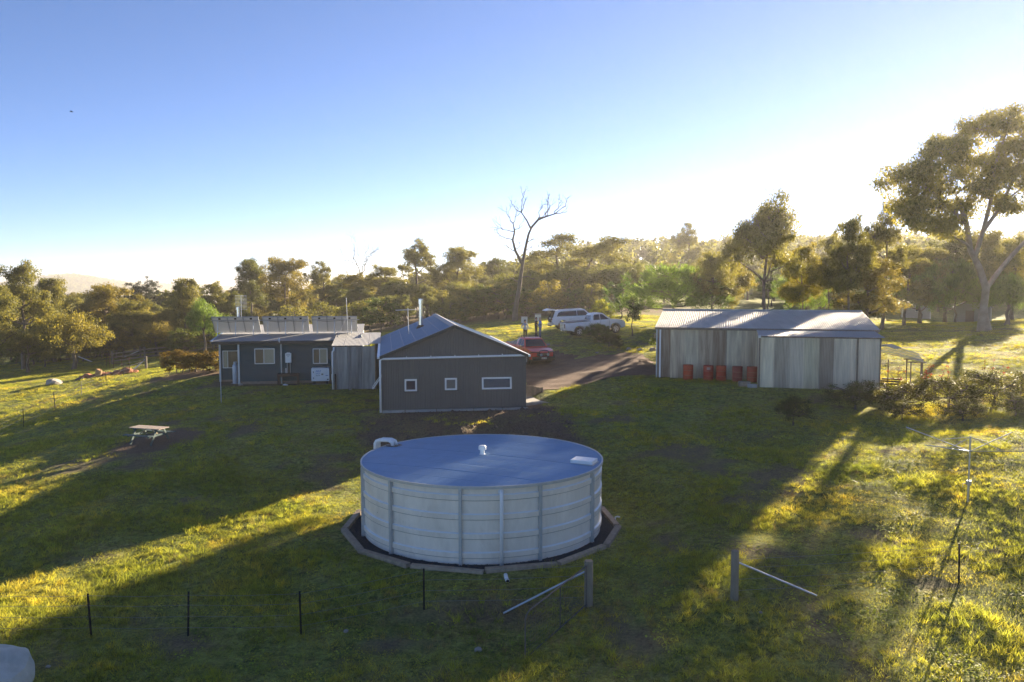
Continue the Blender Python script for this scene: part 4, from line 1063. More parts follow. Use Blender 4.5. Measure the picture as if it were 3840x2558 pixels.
# ------------------------------------------------------------------ rocks and small things
def scatter_things():
    rg = random.Random(7)
    piles = [(-36.6, 68.4, 1.1), (-36.1, 68.9, .9), (-35.7, 69.0, 1.2), (-35.2, 69.3, 1.0), (-34.7, 69.6, 1.2), (-34.1, 70.0, 1.3), (-33.6, 70.3, 1.0), (-36.9, 68.0, .8), (-34.4, 69.2, .8)]
    for i, (x, y, s) in enumerate(piles):
        o = stone('red_rock', (x, y, ground(x, y)-.03), s, M_redrock, 40+i, .62)
        tag(o, 'red earthy rock, %s from the left in the paddock heap' % ORD[sorted(p[0] for p in piles).index(x)], 'rock', 'heap of red rocks in the paddock')
    tag(stone('stump_rock', (-35.75, 68.5, ground(-35.75, 68.5)+.15), .62, surf('ochre_rock', (.36, .22, .10), .9, 0, .3, 5), 63, 1.6), 'upright ochre rock rising out of the red heap', 'rock')
    tag(stone('grey_rock', (-38.0, 65.6, ground(-38.0, 65.6)), 1.5, M_stone, 71, .45), 'flat grey boulder alone in the sunlit paddock left of the red heap', 'rock')
    tag(stone('grey_rock', (-36.6, 67.2, ground(-36.6, 67.2)), .9, surf('dark_rock', (.10, .085, .07), .9, 0, .3, 5), 77, .4), 'dark low boulder just before the red heap', 'rock')
    for i, (x, y, s, l) in enumerate([(-.78, 17.95, .20, 'small white stone in the dark grass left of the open gate'), (-4.1, 19.1, .14, 'thin pale stone chip near the foreground pickets'), (-10.4, 17.3, .12, 'white stone beside the poly tank'),
                                      (5.9, 18.4, .10, 'tiny white stone below the right gatepost'), (8.6, 58.5, .5, 'pale garden stone beside the dark driveway shrub'), (9.4, 58.3, .45, 'rounded garden stone at the right end of the shrub edging'),
                                      (6.2, 58.0, .28, 'small white stone on the edge of the gravel drive'), (10.3, 58.1, .55, 'broad brown garden stone near the barn corner')]):
        tag(stone('stone', (x, y, ground(x, y)-.01), s, M_stone, 90+i, .7), l, 'stone')
    Mbox = surf('hive_paint', (.66, .66, .62), .6, 0, .06)
    for x, y, h, l in ((1.30, 83.5, .62, 'left white beehive box at the far edge of the lawn'), (2.75, 84.2, .72, 'right white beehive box at the far edge of the lawn')):
        t = thing('beehive_box', l, 'beehive', (x, y, ground(x, y)), .2)
        for k in range(2): MB().box((0, 0, .16+k*h/2*.94), (.56, .46, h/2-.02)).build('box', Mbox, t)
        MB().box((0, 0, h+.03), (.60, .50, .05)).build('lid', surf('hive_lid', (.5, .5, .5), .4, .4), t)
    # bench near the barn corner
    x, y = 12.2, 63.5
    t = thing('garden_bench', 'low rustic plank bench under the small dark tree beside the barn', 'bench', (x, y, ground(x, y)), R(-8))
    for k in range(2): MB().box((0, .16*k, .44), (1.9, .14, .05)).build('seat_board', M_timber, t)
    for s in (-1, 1): MB().box((s*.75, .08, .2), (.12, .3, .44)).build('leg', M_timber, t)
    # bird
    t = thing('bird', 'tiny dark bird gliding in the blue sky at upper left', 'bird', (-32.6, 60, 20.75), R(20)); t.scale = (.7, .7, .7)
    MB().lathe([(.001, -.17), (.03, -.13), (.05, -.02), (.045, .06), (.03, .12), (.001, .16)], 10, axis='x').build('body', M_black, t, True)
    for s in (-1, 1): MB().add([(.06, 0, .01), (-.07, 0, .01), (-.10, s*.26, .06), (0, s*.24, .065), (-.10, s*.40, .03)], [(0, 1, 2, 3), (3, 2, 4)]).build('wing', M_black, t)
    MB().add([(-.14, -.015, 0), (-.14, .015, 0), (-.27, .05, .005), (-.27, -.05, .005)], [(0, 1, 2, 3)]).build('tail', M_black, t)
scatter_things()

def clods():
    rs = np.random.RandomState(5); N = 2600
    lx = rs.uniform(-1.5, 9.0, N); ly = rs.uniform(-7.2, -.3, N)
    x = SHED[0] + lx*math.cos(SHED[2]) - ly*math.sin(SHED[2]); y = SHED[1] + lx*math.sin(SHED[2]) + ly*math.cos(SHED[2])
    ok = (np.hypot(x-TANK[0], y-TANK[1]) > 5.2) & (dirt_np(x, y) > rs.uniform(.2, .9, N)); x, y = x[ok], y[ok]; n = len(x)
    sz = rs.uniform(.02, .07, n)*np.where(rs.uniform(0, 1, n) > .94, 2.2, 1)
    c = np.stack([x, y, ground_np(x, y)+sz*.25], 1)
    base = np.array([(1,0,0),(.3,.9,0),(-.8,.6,0),(-.9,-.5,0),(.2,-1,0),(0,0,.9),(.3,.2,.6)], float)
    v = (c[:, None] + base[None]*rs.uniform(.6, 1.3, (n, 7, 1))*sz[:, None, None]).reshape(-1, 3)
    tr = np.array([(0,1,6),(1,5,6),(6,5,0),(1,2,5),(2,3,5),(3,4,5),(4,0,5)])
    o = mesh_np('soil_clods', v, (np.arange(n)[:, None, None]*7 + tr[None]).reshape(-1, 3), surf('clod_earth', (.15, .105, .07), .95, 0, .5, 9))
    tag(o, 'loose clods and stones on the cut bank before the grey shed', 'clods', kind='stuff')
clods()
# ------------------------------------------------------------------ vehicles
def arch(cx, cz, r, n=9, a0=180, a1=0):
    return [(cx + r*math.cos(R(a0+(a1-a0)*k/(n-1))), cz + r*math.sin(R(a0+(a1-a0)*k/(n-1)))) for k in range(n)]

def body_from_profile(prof, half, name, m, parent, taper, bevel=.045):
    vv = []; n = len(prof)
    for s in (-1, 1):
        for x, z in prof: vv.append((x, s*taper(x, z, half), z))
    ff = [tuple(range(n)), tuple(reversed(range(n, 2*n)))]
    for i in range(n):
        j = (i+1) % n; ff.append((i, n+i, n+j, j))
    o = MB().add(vv, ff).build(name, m, parent, bevel=bevel); smooth_by_angle(o, .5)
    return o

def wheel(parent, x, y, r, side, m=None):
    w = bpy.data.objects.new('wheel', None); COL.objects.link(w); w.parent = parent; w.location = (x, y, r)
    t = MB().lathe([(r*.62, -.12), (r*.93, -.125), (r, -.09), (r, .09), (r*.93, .125), (r*.62, .12)], 28, axis='y').build('tyre', M_rubber, w); smooth_by_angle(t, .5)
    yo = side*.105
    rm = MB()
    rm.lathe([(r*.62, yo-.02*side), (r*.62, yo+.02*side), (r*.56, yo+.02*side), (r*.55, yo-.06*side)], 24, axis='y')
    rm.lathe([(.001, yo), (r*.16, yo), (r*.16, yo-.05*side)], 12, axis='y')
    for k in range(6):
        a = k*math.pi/3+.3
        for da in (-.16, .16):
            p = V(r*.12*math.cos(a), yo-.01*side, r*.12*math.sin(a)); q = V(r*.58*math.cos(a+da), yo-.005*side, r*.58*math.sin(a+da))
            rm.tube([p, q], [.028, .022], 5)
    rm.build('rim', m or M_alloy, w)
    MB().lathe([(.001, yo-.05*side), (r*.56, yo-.055*side)], 20, axis='y').build('brake', M_black, w)
    return w

def side_panel(mb, pts, yf, off):
    """outline in the x-z plane laid on the tapered side of a cab; both sides"""
    for s in (-1, 1):
        a = [(x, s*(yf(x, z)+off), z) for x, z in pts]; b = [(x, s*(yf(x, z)-.02), z) for x, z in pts]
        n = len(a); mb.add(a + b, [tuple(range(n)) if s < 0 else tuple(reversed(range(n)))] + [(i, (i+1) % n, n+(i+1) % n, n+i) for i in range(n)])

def pickup(name, label, loc, head, paint, pitch=0.0, roll=0.0, dark_trim=False, tonneau=True, rack=False, sports=False, bull=False):
    t = thing(name, label, 'pickup truck', loc, 0); t.rotation_euler = (roll, pitch, head)
    r = .385; fa, ra = 1.56, -1.54
    low = [(-2.70, .62), (-2.74, .80), (-2.72, 1.16), (-.62, 1.18), (-.58, 1.16), (.98, 1.16), (1.25, 1.165), (2.05, 1.08), (2.36, .98), (2.46, .82), (2.47, .58), (2.40, .44), (2.06, .44)]
    low += [(fa + .49*math.cos(R(a)), .42 + .47*math.sin(R(a))) for a in range(0, 181, 20)]
    low += [(1.0, .40), (-.95, .42)]
    low += [(ra + .49*math.cos(R(a)), .42 + .47*math.sin(R(a))) for a in range(0, 181, 20)]
    low += [(-2.1, .50), (-2.62, .56)]
    def tp(x, z, h):
        k = 1 - .17*max(0, (x-1.9)/.57)**2 - .03*max(0, (-x-2.3)/.45)
        return h*k*(1 - .05*max(0, (.75-z)/.35)) - .035*max(0, (z-.95)/.2)
    body_from_profile(low, .93, 'body', paint, t, tp, .05)
    cab = [(-.60, 1.12), (-.50, 1.35), (-.36, 1.68), (-.25, 1.755), (.05, 1.785), (.40, 1.775), (.60, 1.72), (1.22, 1.17), (1.22, 1.12)]
    yf = lambda x, z: .895 - .235*max(0, z-1.14)/.62
    body_from_profile(cab, .9, 'cab', paint, t, lambda x, z, h: yf(x, z), .035)
    # glass
    g = MB(); side_panel(g, [(-.30, 1.22), (.26, 1.22), (.26, 1.66), (-.16, 1.66), (-.24, 1.58)], yf, .006); g.build('rear_side_window', M_glass, t)
    g = MB(); side_panel(g, [(.31, 1.22), (1.02, 1.22), (.58, 1.62), (.48, 1.66), (.31, 1.66)], yf, .006); g.build('front_side_window', M_glass, t)
    def slope_glass(x0, z0, x1, z1, inset, nm, m=M_glass):
        d = V(x1-x0, 0, z1-z0).normalized(); nn = V(-d.z, 0, d.x)
        if nn.x*(1 if x0 > x1 else -1) < 0: nn = -nn
        w0 = yf(x0, z0)-inset; w1 = yf(x1, z1)-inset
        P_ = [V(x0, -w0, z0), V(x0, w0, z0), V(x1, w1, z1), V(x1, -w1, z1)]
        MB().prism([p + nn*.008 for p in P_], -nn*.02).build(nm, m, t, recalc=True)
    slope_glass(1.17, 1.215, .66, 1.667, .07, 'windscreen'); slope_glass(-.545, 1.245, -.385, 1.62, .12, 'rear_window')
    for s in (-1, 1):
        wheel(t, fa, s*.80, r, s); wheel(t, ra, s*.80, r, s)
        # arch flares
        for cx_ in (fa, ra):
            MB().tube([(cx_ + .50*math.cos(R(a)), s*.915, .42 + .48*math.sin(R(a))) for a in range(0, 181, 15)], .03, 6).build('wheel_arch', M_black if dark_trim else paint, t)
        mr = MB().box((.98, s*1.02, 1.27), (.12, .22, .17)).build('mirror', M_chrome if dark_trim else paint, t, bevel=.03)
        MB().box((.92, s*1.02, 1.27), (.01, .17, .12)).build('mirror_glass', M_lens, mr)
        hl = MB().prism([(2.16, s*.52, .86), (2.40, s*.50, .80), (2.37, s*.76, .86), (2.08, s*.86, .98), (1.98, s*.85, 1.04), (2.22, s*.56, 1.0)], (0.03, s*.02, .015)).build('headlight', M_lens, t, recalc=True)
        MB().box((-2.725, s*.80, .92), (.08, .15, .36)).build('tail_light', M_tail, t, bevel=.02)
        MB().box((.0, s*.90, .40), (2.3, .16, .05)).build('side_step', M_chrome if not dark_trim else M_black, t)
        for x in (-.18, .62): MB().box((x, s*.945, 1.02), (.20, .03, .035)).build('door_handle', paint if not dark_trim else M_chrome, t)
        for x in (.285, -.60, 1.05): MB().box((x, s*.926, .82), (.012, .012, .60)).build('door_seam', M_black, t)
        MB().box((-1.6, s*.89, 1.185), (2.05, .05, .03)).build('tray_rail', M_black, t)
    MB().box((2.47, 0, .78), (.05, .95, .22)).build('grille', M_black, t, bevel=.02)
    MB().box((2.50, 0, .80), (.03, .8, .03)).build('grille_bar', M_chrome, t)
    if tonneau: MB().box((-1.62, 0, 1.20), (2.02, 1.62, .035)).build('tonneau_cover', surf('tonneau_vinyl', (.035, .045, .065), .5), t, bevel=.012)
    else: MB().box((-1.62, 0, 1.185), (2.0, 1.6, .012)).build('tray_well', M_black, t)
    MB().box((-2.76, 0, .52), (.14, 1.5, .16)).build('rear_bumper', M_chrome, t, bevel=.03)
    MB().box((-2.75, 0, .95), (.02, .22, .05)).build('tailgate_handle', M_chrome, t)
    MB().box((-2.83, 0, .55), (.01, .36, .11)).build('number_plate', M_white, t)
    MB().box((-.1, 0, .36), (4.2, 1.3, .16)).build('underbody', M_black, t)
    if sports:
        for s in (-1, 1):
            MB().tube([(-.78, s*.66, 1.18), (-.78, s*.62, 1.58), (-.80, s*.55, 1.62)], .035, 8).build('sports_bar', M_chrome, t)
            MB().tube([(-.80, s*.62, 1.56), (-1.55, s*.74, 1.20)], .032, 8).build('sports_bar', M_chrome, t)
        MB().tube([(-.80, -.56, 1.62), (-.80, .56, 1.62)], .035, 8).build('sports_bar', M_chrome, t)
    if rack:
        for x in (-.12, .42):
            MB().box((x, 0, 1.87), (.06, 1.38, .03)).build('roof_bar', M_black, t)
            for s in (-1, 1): MB().box((x, s*.63, 1.82), (.08, .05, .10)).build('rack_foot', M_black, t)
        MB().tube([(.5, .1, 1.78), (.38, .1, 2.0)], .006, 4).build('aerial', M_black, t)
    if bull:
        b = MB().box((2.56, 0, .52), (.20, 1.70, .26)).build('bull_bar', M_black, t, bevel=.04)
        MB().tube([(2.60, -.34, .62), (2.60, -.34, 1.02), (2.58, -.20, 1.10), (2.58, .20, 1.10), (2.60, .34, 1.02), (2.60, .34, .62)], .032, 8).build('hoop', M_black, b)
        for s in (-1, 1):
            MB().tube([(2.58, s*.34, .95), (2.50, s*.62, .98), (2.36, s*.84, .95), (2.22, s*.93, .86), (2.28, s*.92, .55)], .03, 8).build('hoop', M_black, b)
            sp = MB().lathe([(.001, -.03), (.09, -.03), (.11, 0), (.11, .05)], 18, (2.70, s*.26, .80), axis='x').build('spot_light', M_chrome, b)
            MB().lathe([(.001, .057), (.098, .055)], 18, (2.70, s*.26, .80), axis='x').build('lens', M_lens, sp)
        npl = MB().box((2.672, 0, .56), (.012, .38, .11)).build('number_plate', M_white, b)
        for k in range(6): MB().box((2.680, -.14+k*.055+(.02 if k > 2 else 0), .56), (.004, .035, .06)).build('plate_character', M_black, npl)
    return t

def suv():
    x, y = 5.75, 70.6
    t = thing('white_wagon', 'white four wheel drive wagon with its tailgate raised behind the white pickup', 'car', (x, y, ground(x, y)+.03), R(9)); t.rotation_euler = (0, R(-3), R(9))
    paint = M_whitepaint
    low = [(-2.30, .60), (-2.40, .80), (-2.36, 1.10), (.98, 1.10), (1.25, 1.11), (2.0, 1.02), (2.34, .92), (2.44, .75), (2.42, .45), (2.0, .40)]
    low += [(1.46 + .46*math.cos(R(a)), .40 + .45*math.sin(R(a))) for a in range(0, 181, 20)]
    low += [(.9, .36), (-.85, .36)]
    low += [(-1.40 + .46*math.cos(R(a)), .40 + .45*math.sin(R(a))) for a in range(0, 181, 20)]
    low += [(-1.95, .45), (-2.25, .48)]
    tp = lambda x, z, h: h*(1-.16*max(0, (x-1.8)/.6)**2) - .03*max(0, (z-.9)/.2)
    body_from_profile(low, .94, 'body', paint, t, tp, .05)
    yf = lambda x, z: .90 - .22*max(0, z-1.1)/.62
    cab = [(-2.28, 1.06), (-2.16, 1.35), (-1.98, 1.70), (-1.5, 1.77), (-.4, 1.80), (.35, 1.77), (.58, 1.70), (1.22, 1.12), (1.22, 1.06)]
    body_from_profile(cab, .9, 'cab', paint, t, lambda x, z, h: yf(x, z), .035)
    g = MB(); side_panel(g, [(-1.95, 1.20), (-.15, 1.17), (-.15, 1.62), (-1.5, 1.60), (-1.75, 1.52)], yf, .006); g.build('rear_side_window', M_glass, t)
    g = MB(); side_panel(g, [(-.10, 1.17), (1.0, 1.17), (.55, 1.60), (-.10, 1.62)], yf, .006); g.build('front_side_window', M_glass, t)
    MB().prism([(1.18, -.76, 1.17), (1.18, .76, 1.17), (.62, .62, 1.68), (.62, -.62, 1.68)], (.02, 0, .02)).build('windscreen', M_glass, t, recalc=True)
    # rear opening, interior and raised tailgate
    MB().prism([(-2.42, -.68, .70), (-2.42, .68, .70), (-2.36, .72, 1.10), (-2.02, .60, 1.69), (-2.02, -.60, 1.69), (-2.36, -.72, 1.10)], (-.012, 0, .006)).build('load_bay', surf('load_bay_trim', (.012, .012, .014), .9), t, recalc=True)
    tg = MB().prism([(-1.98, -.66, 1.76), (-2.50, -.70, 1.86), (-2.92, -.66, 1.72), (-2.92, .66, 1.72), (-2.50, .70, 1.86), (-1.98, .66, 1.76)], (.01, 0, .05)).build('tailgate', paint, t, recalc=True)
    MB().prism([(-2.05, -.55, 1.752), (-2.48, -.58, 1.845), (-2.48, .58, 1.845), (-2.05, .55, 1.752)], (0, 0, -.012)).build('rear_window', M_glass, tg, recalc=True)
    for s in (-1, 1):
        MB().tube([(-2.15, s*.62, 1.40), (-2.52, s*.60, 1.80)], .012, 5).build('gas_strut', M_black, tg)
        wheel(t, 1.46, s*.80, .37, s); wheel(t, -1.40, s*.80, .37, s)
        MB().box((-2.38, s*.80, .98), (.10, .20, .17)).build('tail_light', M_tail, t, bevel=.02)
        MB().tube([(-1.75, s*.60, 1.80), (.25, s*.60, 1.83)], .022, 6).build('roof_rail', M_black, t)
        MB().box((1.02, s*1.02, 1.20), (.12, .2, .15)).build('mirror', paint, t, bevel=.03)
    MB().box((-2.40, 0, .52), (.16, 1.6, .20)).build('rear_bumper', paint, t, bevel=.04)
    MB().box((-2.46, 0, .42), (.08, 1.2, .10)).build('bumper_insert', M_black, t)
    MB().box((0, 0, .34), (3.6, 1.3, .14)).build('underbody', M_black, t)

M_whitepaint = surf('white_car_paint', (.70, .71, .72), .28, 0, .04, 3, spec=.5, clear=.6)
M_redpaint = surf('red_car_paint', (.68, .045, .03), .32, .2, .08, 3, spec=.5, clear=.7, dirt=(.20, .10, .08), dirt_amt=.2)
gx_, gy_ = 6.85, 66.0
pickup('pickup_truck', 'white dual cab pickup with dark tonneau cover parked on the lawn', (gx_, gy_, ground(gx_, gy_)+.02), R(12.5), M_whitepaint, pitch=R(-4.2))
gx_, gy_ = 1.30, 58.3
pickup('pickup_truck', 'red dual cab pickup with black bull bar and roof bars beside the grey shed', (gx_, gy_, ground(gx_, gy_)+.03), R(-69), M_redpaint, pitch=R(2.6), dark_trim=True, tonneau=False, rack=True, sports=True, bull=True)
suv()

# ------------------------------------------------------------------ people
def person(label, x, y, face, shirt, trousers, hair, joints, sleeve_bare=False, cap=None, hold=None, vest=None):
    """continuous skinned figure; joints override the default standing pose (local: +X is where it faces, +Y its left)"""
    J = dict(pel=(0, 0, .96), chest=(0, 0, 1.22), neck0=(0, 0, 1.46), neck1=(.01, 0, 1.53), head0=(.02, 0, 1.62), head1=(.015, 0, 1.74),
             sl=(0, .19, 1.42), el=(-.03, .27, 1.14), wl=(.06, .25, .90), hl=(.09, .24, .82), sr=(0, -.19, 1.42), er=(-.03, -.27, 1.14), wr=(.06, -.25, .90), hr=(.09, -.24, .82),
             tl=(0, .10, .90), kl=(.02, .11, .50), al=(-.02, .12, .09), fl=(.13, .14, .03), tr=(0, -.10, .90), kr=(.02, -.11, .50), ar=(-.02, -.12, .09), fr=(.13, -.14, .03))
    J.update(joints)
    rad = dict(pel=(.165, .125), chest=(.175, .125), neck0=(.075, .07), neck1=(.058, .058), head0=(.085, .078), head1=(.078, .072), sl=(.07, .075), el=(.048, .048), wl=(.034, .034), hl=(.038, .022), sr=(.07, .075), er=(.048, .048), wr=(.034, .034), hr=(.038, .022),
               tl=(.095, .095), kl=(.064, .064), al=(.045, .045), fl=(.04, .03), tr=(.095, .095), kr=(.064, .064), ar=(.045, .045), fr=(.04, .03))
    E = [('pel', 'chest'), ('chest', 'neck0'), ('neck0', 'neck1'), ('neck1', 'head0'), ('head0', 'head1'), ('neck0', 'sl'), ('sl', 'el'), ('el', 'wl'), ('wl', 'hl'), ('neck0', 'sr'), ('sr', 'er'), ('er', 'wr'), ('wr', 'hr'),
         ('pel', 'tl'), ('tl', 'kl'), ('kl', 'al'), ('al', 'fl'), ('pel', 'tr'), ('tr', 'kr'), ('kr', 'ar'), ('ar', 'fr')]
    keys = list(J); ix = {k: i for i, k in enumerate(keys)}
    me = bpy.data.meshes.new('skeleton'); me.from_pydata([J[k] for k in keys], [(ix[a], ix[b]) for a, b in E], []); me.update()
    o = bpy.data.objects.new('skeleton', me); COL.objects.link(o)
    sk = o.modifiers.new('s', 'SKIN'); sk.use_smooth_shade = True
    for i, k in enumerate(keys):
        d = me.skin_vertices[0].data[i]; d.radius = rad[k]; d.use_root = (k == 'pel')
    sb = o.modifiers.new('d', 'SUBSURF'); sb.levels = 2; sb.render_levels = 2
    dg = bpy.context.evaluated_depsgraph_get(); dg.update()
    ev = o.evaluated_get(dg); bmsh = bpy.data.meshes.new_from_object(ev)
    bpy.data.objects.remove(o); bpy.data.meshes.remove(me)
    mats = [shirt, trousers, M_skin, M_black] + ([vest] if vest else [])
    bmsh.materials.clear()
    for m in mats: bmsh.materials.append(m)
    hands = [V(*J['wl']), V(*J['wr'])]; elb = [V(*J['el']), V(*J['er'])]
    for p in bmsh.polygons:
        c = p.center; mi = 0
        if c.z < .98: mi = 1
        if c.z < .075: mi = 3
        if c.z > 1.50: mi = 2
        arm = min((c-V(*J[a])).length for a in ('el', 'er', 'wl', 'wr', 'hl', 'hr')) < .10
        if arm and c.z > .75: mi = 0
        for h, k in ((V(*J['hl']), 'wl'), (V(*J['hr']), 'wr')):
            if (c-h).length < .085 and (c-V(*J[k])).length > .012: mi = 2
        if vest and mi == 0 and arm: mi = 4
        p.material_index = mi
    t = thing('person', label, 'person', (x, y, ground(x, y)), face)
    b = bpy.data.objects.new('body', bmsh); COL.objects.link(b); b.parent = t
    # fingers
    for hk, wk, s in (('hl', 'wl', 1), ('hr', 'wr', -1)):
        h = V(*J[hk]); d = (h-V(*J[wk])).normalized(); sd = d.cross(V(0, 0, 1)); sd = sd.normalized() if sd.length > .1 else V(0, 1, 0)
        fm = MB()
        for k in range(4):
            q = h + sd*(.024*(k-1.5)) + d*.012; L_ = (.060, .068, .064, .05)[k]
            fm.tube([q, q+d*L_*.5, q+d*L_*.9+V(0, 0, -.018)], [.010, .009, .007], 5)
        q = h - sd*.03 - d*.03; fm.tube([q, q-sd*.025+d*.02, q-sd*.03+d*.05], [.011, .010, .008], 5)
        fm.build('fingers', M_skin, t, True)
    hd = V(*J['head1'])
    # face
    f = MB(); f.box((hd.x+.080, 0, hd.z-.075), (.03, .022, .045)); f.build('nose', M_skin, t, bevel=.006)
    for s in (-1, 1):
        MB().box((hd.x+.074, s*.030, hd.z-.052), (.012, .022, .010)).build('eye', M_black, t)
        MB().box((hd.x-.01, s*.080, hd.z-.07), (.04, .02, .06)).build('ear', M_skin, t, bevel=.006)
    MB().box((hd.x+.072, 0, hd.z-.118), (.012, .045, .008)).build('mouth', surf('lip', (.25, .09, .07), .6), t)
    hr = MB()
    pr = [(.001, .088), (.045, .080), (.075, .055), (.088, .02), (.086, -.02)]
    hr.lathe(pr, 14, (hd.x-.012, 0, hd.z-.005)); 
    hr.box((hd.x-.055, 0, hd.z-.06), (.06, .14, .10))
    hr.build('hair' if not cap else 'cap', hair if not cap else cap, t, True)
    if cap: MB().box((hd.x+.11, 0, hd.z+.0), (.10, .12, .012)).build('cap_brim', cap, t)
    # collar and belt
    MB().lathe([(.082, 1.47), (.070, 1.51)], 12).build('collar', shirt, t)
    if hold: hold(t)
    return t
M_skin = surf('skin', (.46, .27, .19), .6, 0, .06, 8)
def clip(t):
    p = MB().box((.26, -.10, 1.08), (.02, .22, .30), Matrix.Rotation(R(-20), 3, 'Y')).build('clipboard_part', surf('paper', (.72, .66, .52), .7), None)
    p.name = 'paper_folder'; p.parent = None
    p.matrix_world = t.matrix_basis
    tag(p, 'cream paper folder held against the chest by the man in the pale shirt', 'folder')
X, Y_ = 1.12, 68.2
person('person in pale blue shirt and black trousers holding papers on the lawn', X, Y_, R(-62), surf('pale_blue_shirt', (.33, .38, .50), .8, 0, .1, 9), surf('black_trousers', (.015, .015, .018), .85), surf('dark_hair', (.03, .022, .016), .6),
       dict(er=(-.10, -.34, 1.16), wr=(.16, -.20, 1.02), hr=(.23, -.14, 1.02), el=(-.12, .36, 1.16), wl=(.06, .24, .98), hl=(.11, .19, .95)), hold=clip)
person('person dressed in black with a dark cap standing left of the bright blue vest', 2.08, 68.5, R(-25), surf('black_jacket', (.018, .018, .02), .85), surf('charcoal_trousers', (.02, .02, .022), .85), surf('brown_hair', (.08, .05, .03), .6),
       dict(er=(.0, -.28, 1.16), wr=(.24, -.10, 1.18), hr=(.31, -.05, 1.20), el=(.0, .27, 1.16), wl=(.24, .10, 1.16), hl=(.31, .05, 1.19)), cap=surf('maroon_cap', (.05, .02, .02), .8))
person('person in bright blue vest with dark sleeves and blue jeans beside the red pickup', 2.40, 67.9, R(200), surf('bright_blue_vest', (.01, .17, .55), .7, 0, .1, 9), surf('blue_jeans', (.11, .16, .25), .85, 0, .12, 9), surf('grey_hair', (.40, .36, .31), .7),
       dict(er=(.0, -.28, 1.16), wr=(.24, -.12, 1.14), hr=(.30, -.06, 1.16), el=(.02, .28, 1.14), wl=(.24, .14, 1.10), hl=(.31, .10, 1.12)), vest=surf('dark_sleeve', (.03, .035, .05), .85))
# ------------------------------------------------------------------ trees
def leaf_cloud(rs, centers, rad, n, L, W, hang, flat=.7, outward=None, tint0=None, jitterL=.35):
    """n rhombic leaves round each centre; returns verts, quads, tint"""
    k = len(centers); C = np.repeat(centers, n, 0); Rr = np.repeat(rad, n)
    d = rs.normal(size=(k*n, 3)); d /= np.linalg.norm(d, axis=1, keepdims=True)
    q = rs.uniform(0, 1, k*n)**.45
    P_ = C + d*(Rr*q)[:, None]*np.array([1, 1, flat])
    nv = d*.9 + np.array([0, 0, .45]) + rs.normal(size=(k*n, 3))*.45      # faces look outwards from their clump
    nv /= np.linalg.norm(nv, axis=1, keepdims=True)
    ax = rs.normal(size=(k*n, 3)); ax[:, 2] -= hang*1.6
    if outward is not None: ax = ax*.45 + np.repeat(outward, n, 0)*1.3
    ax -= nv*(ax*nv).sum(1, keepdims=True)*(.8 if outward is None else .0)
    ax /= np.linalg.norm(ax, axis=1, keepdims=True)
    sd = np.cross(nv, ax); sd /= np.linalg.norm(sd, axis=1, keepdims=True)+1e-9
    l = (L*rs.uniform(1-jitterL, 1+jitterL, k*n))[:, None]; w = (W*rs.uniform(.7, 1.3, k*n))[:, None]
    v = np.stack([P_ - ax*l*.5, P_ + sd*w*.5, P_ + ax*l*.5, P_ - sd*w*.5], 1).reshape(-1, 3)
    f = np.arange(k*n*4).reshape(-1, 4)
    tb = np.repeat(rs.uniform(.12, .75, k) if tint0 is None else tint0, n) + rs.uniform(-.2, .25, k*n)
    return v, f, np.repeat(np.clip(tb, 0, 1), 4)

def limb(mb, a, b, r0, r1, rg, segs=4, bend=.12, n=6, up=0.0):
    a, b = Vector(a), Vector(b); ln = (b-a).length; pts = [a]; rr = [r0]
    for i in range(1, segs):
        q = i/segs
        pts.append(a.lerp(b, q) + V(rg.gauss(0, 1), rg.gauss(0, 1), rg.gauss(0, .5) + up)*ln*bend*math.sin(q*math.pi)*.6); rr.append(r0+(r1-r0)*q)
    pts.append(b); rr.append(r1)
    mb.tube(pts, rr, n, cap=False)
    return pts

def bare_twigs(mb, p, d, ln, r, rg, depth):
    d = Vector(d).normalized(); e = Vector(p) + d*ln
    pts = limb(mb, p, e, r, r*.55, rg, 3, .22, 5)
    if depth <= 0: return
    for k in range(rg.choice((2, 3, 3))):
        q = rg.choice((pts[-1], pts[-1], pts[-2]))
        nd = (d + V(rg.gauss(0, .55), rg.gauss(0, .55), rg.gauss(.12, .4))).normalized()
        bare_twigs(mb, q, nd, ln*rg.uniform(.55, .8), r*.52, rg, depth-1)

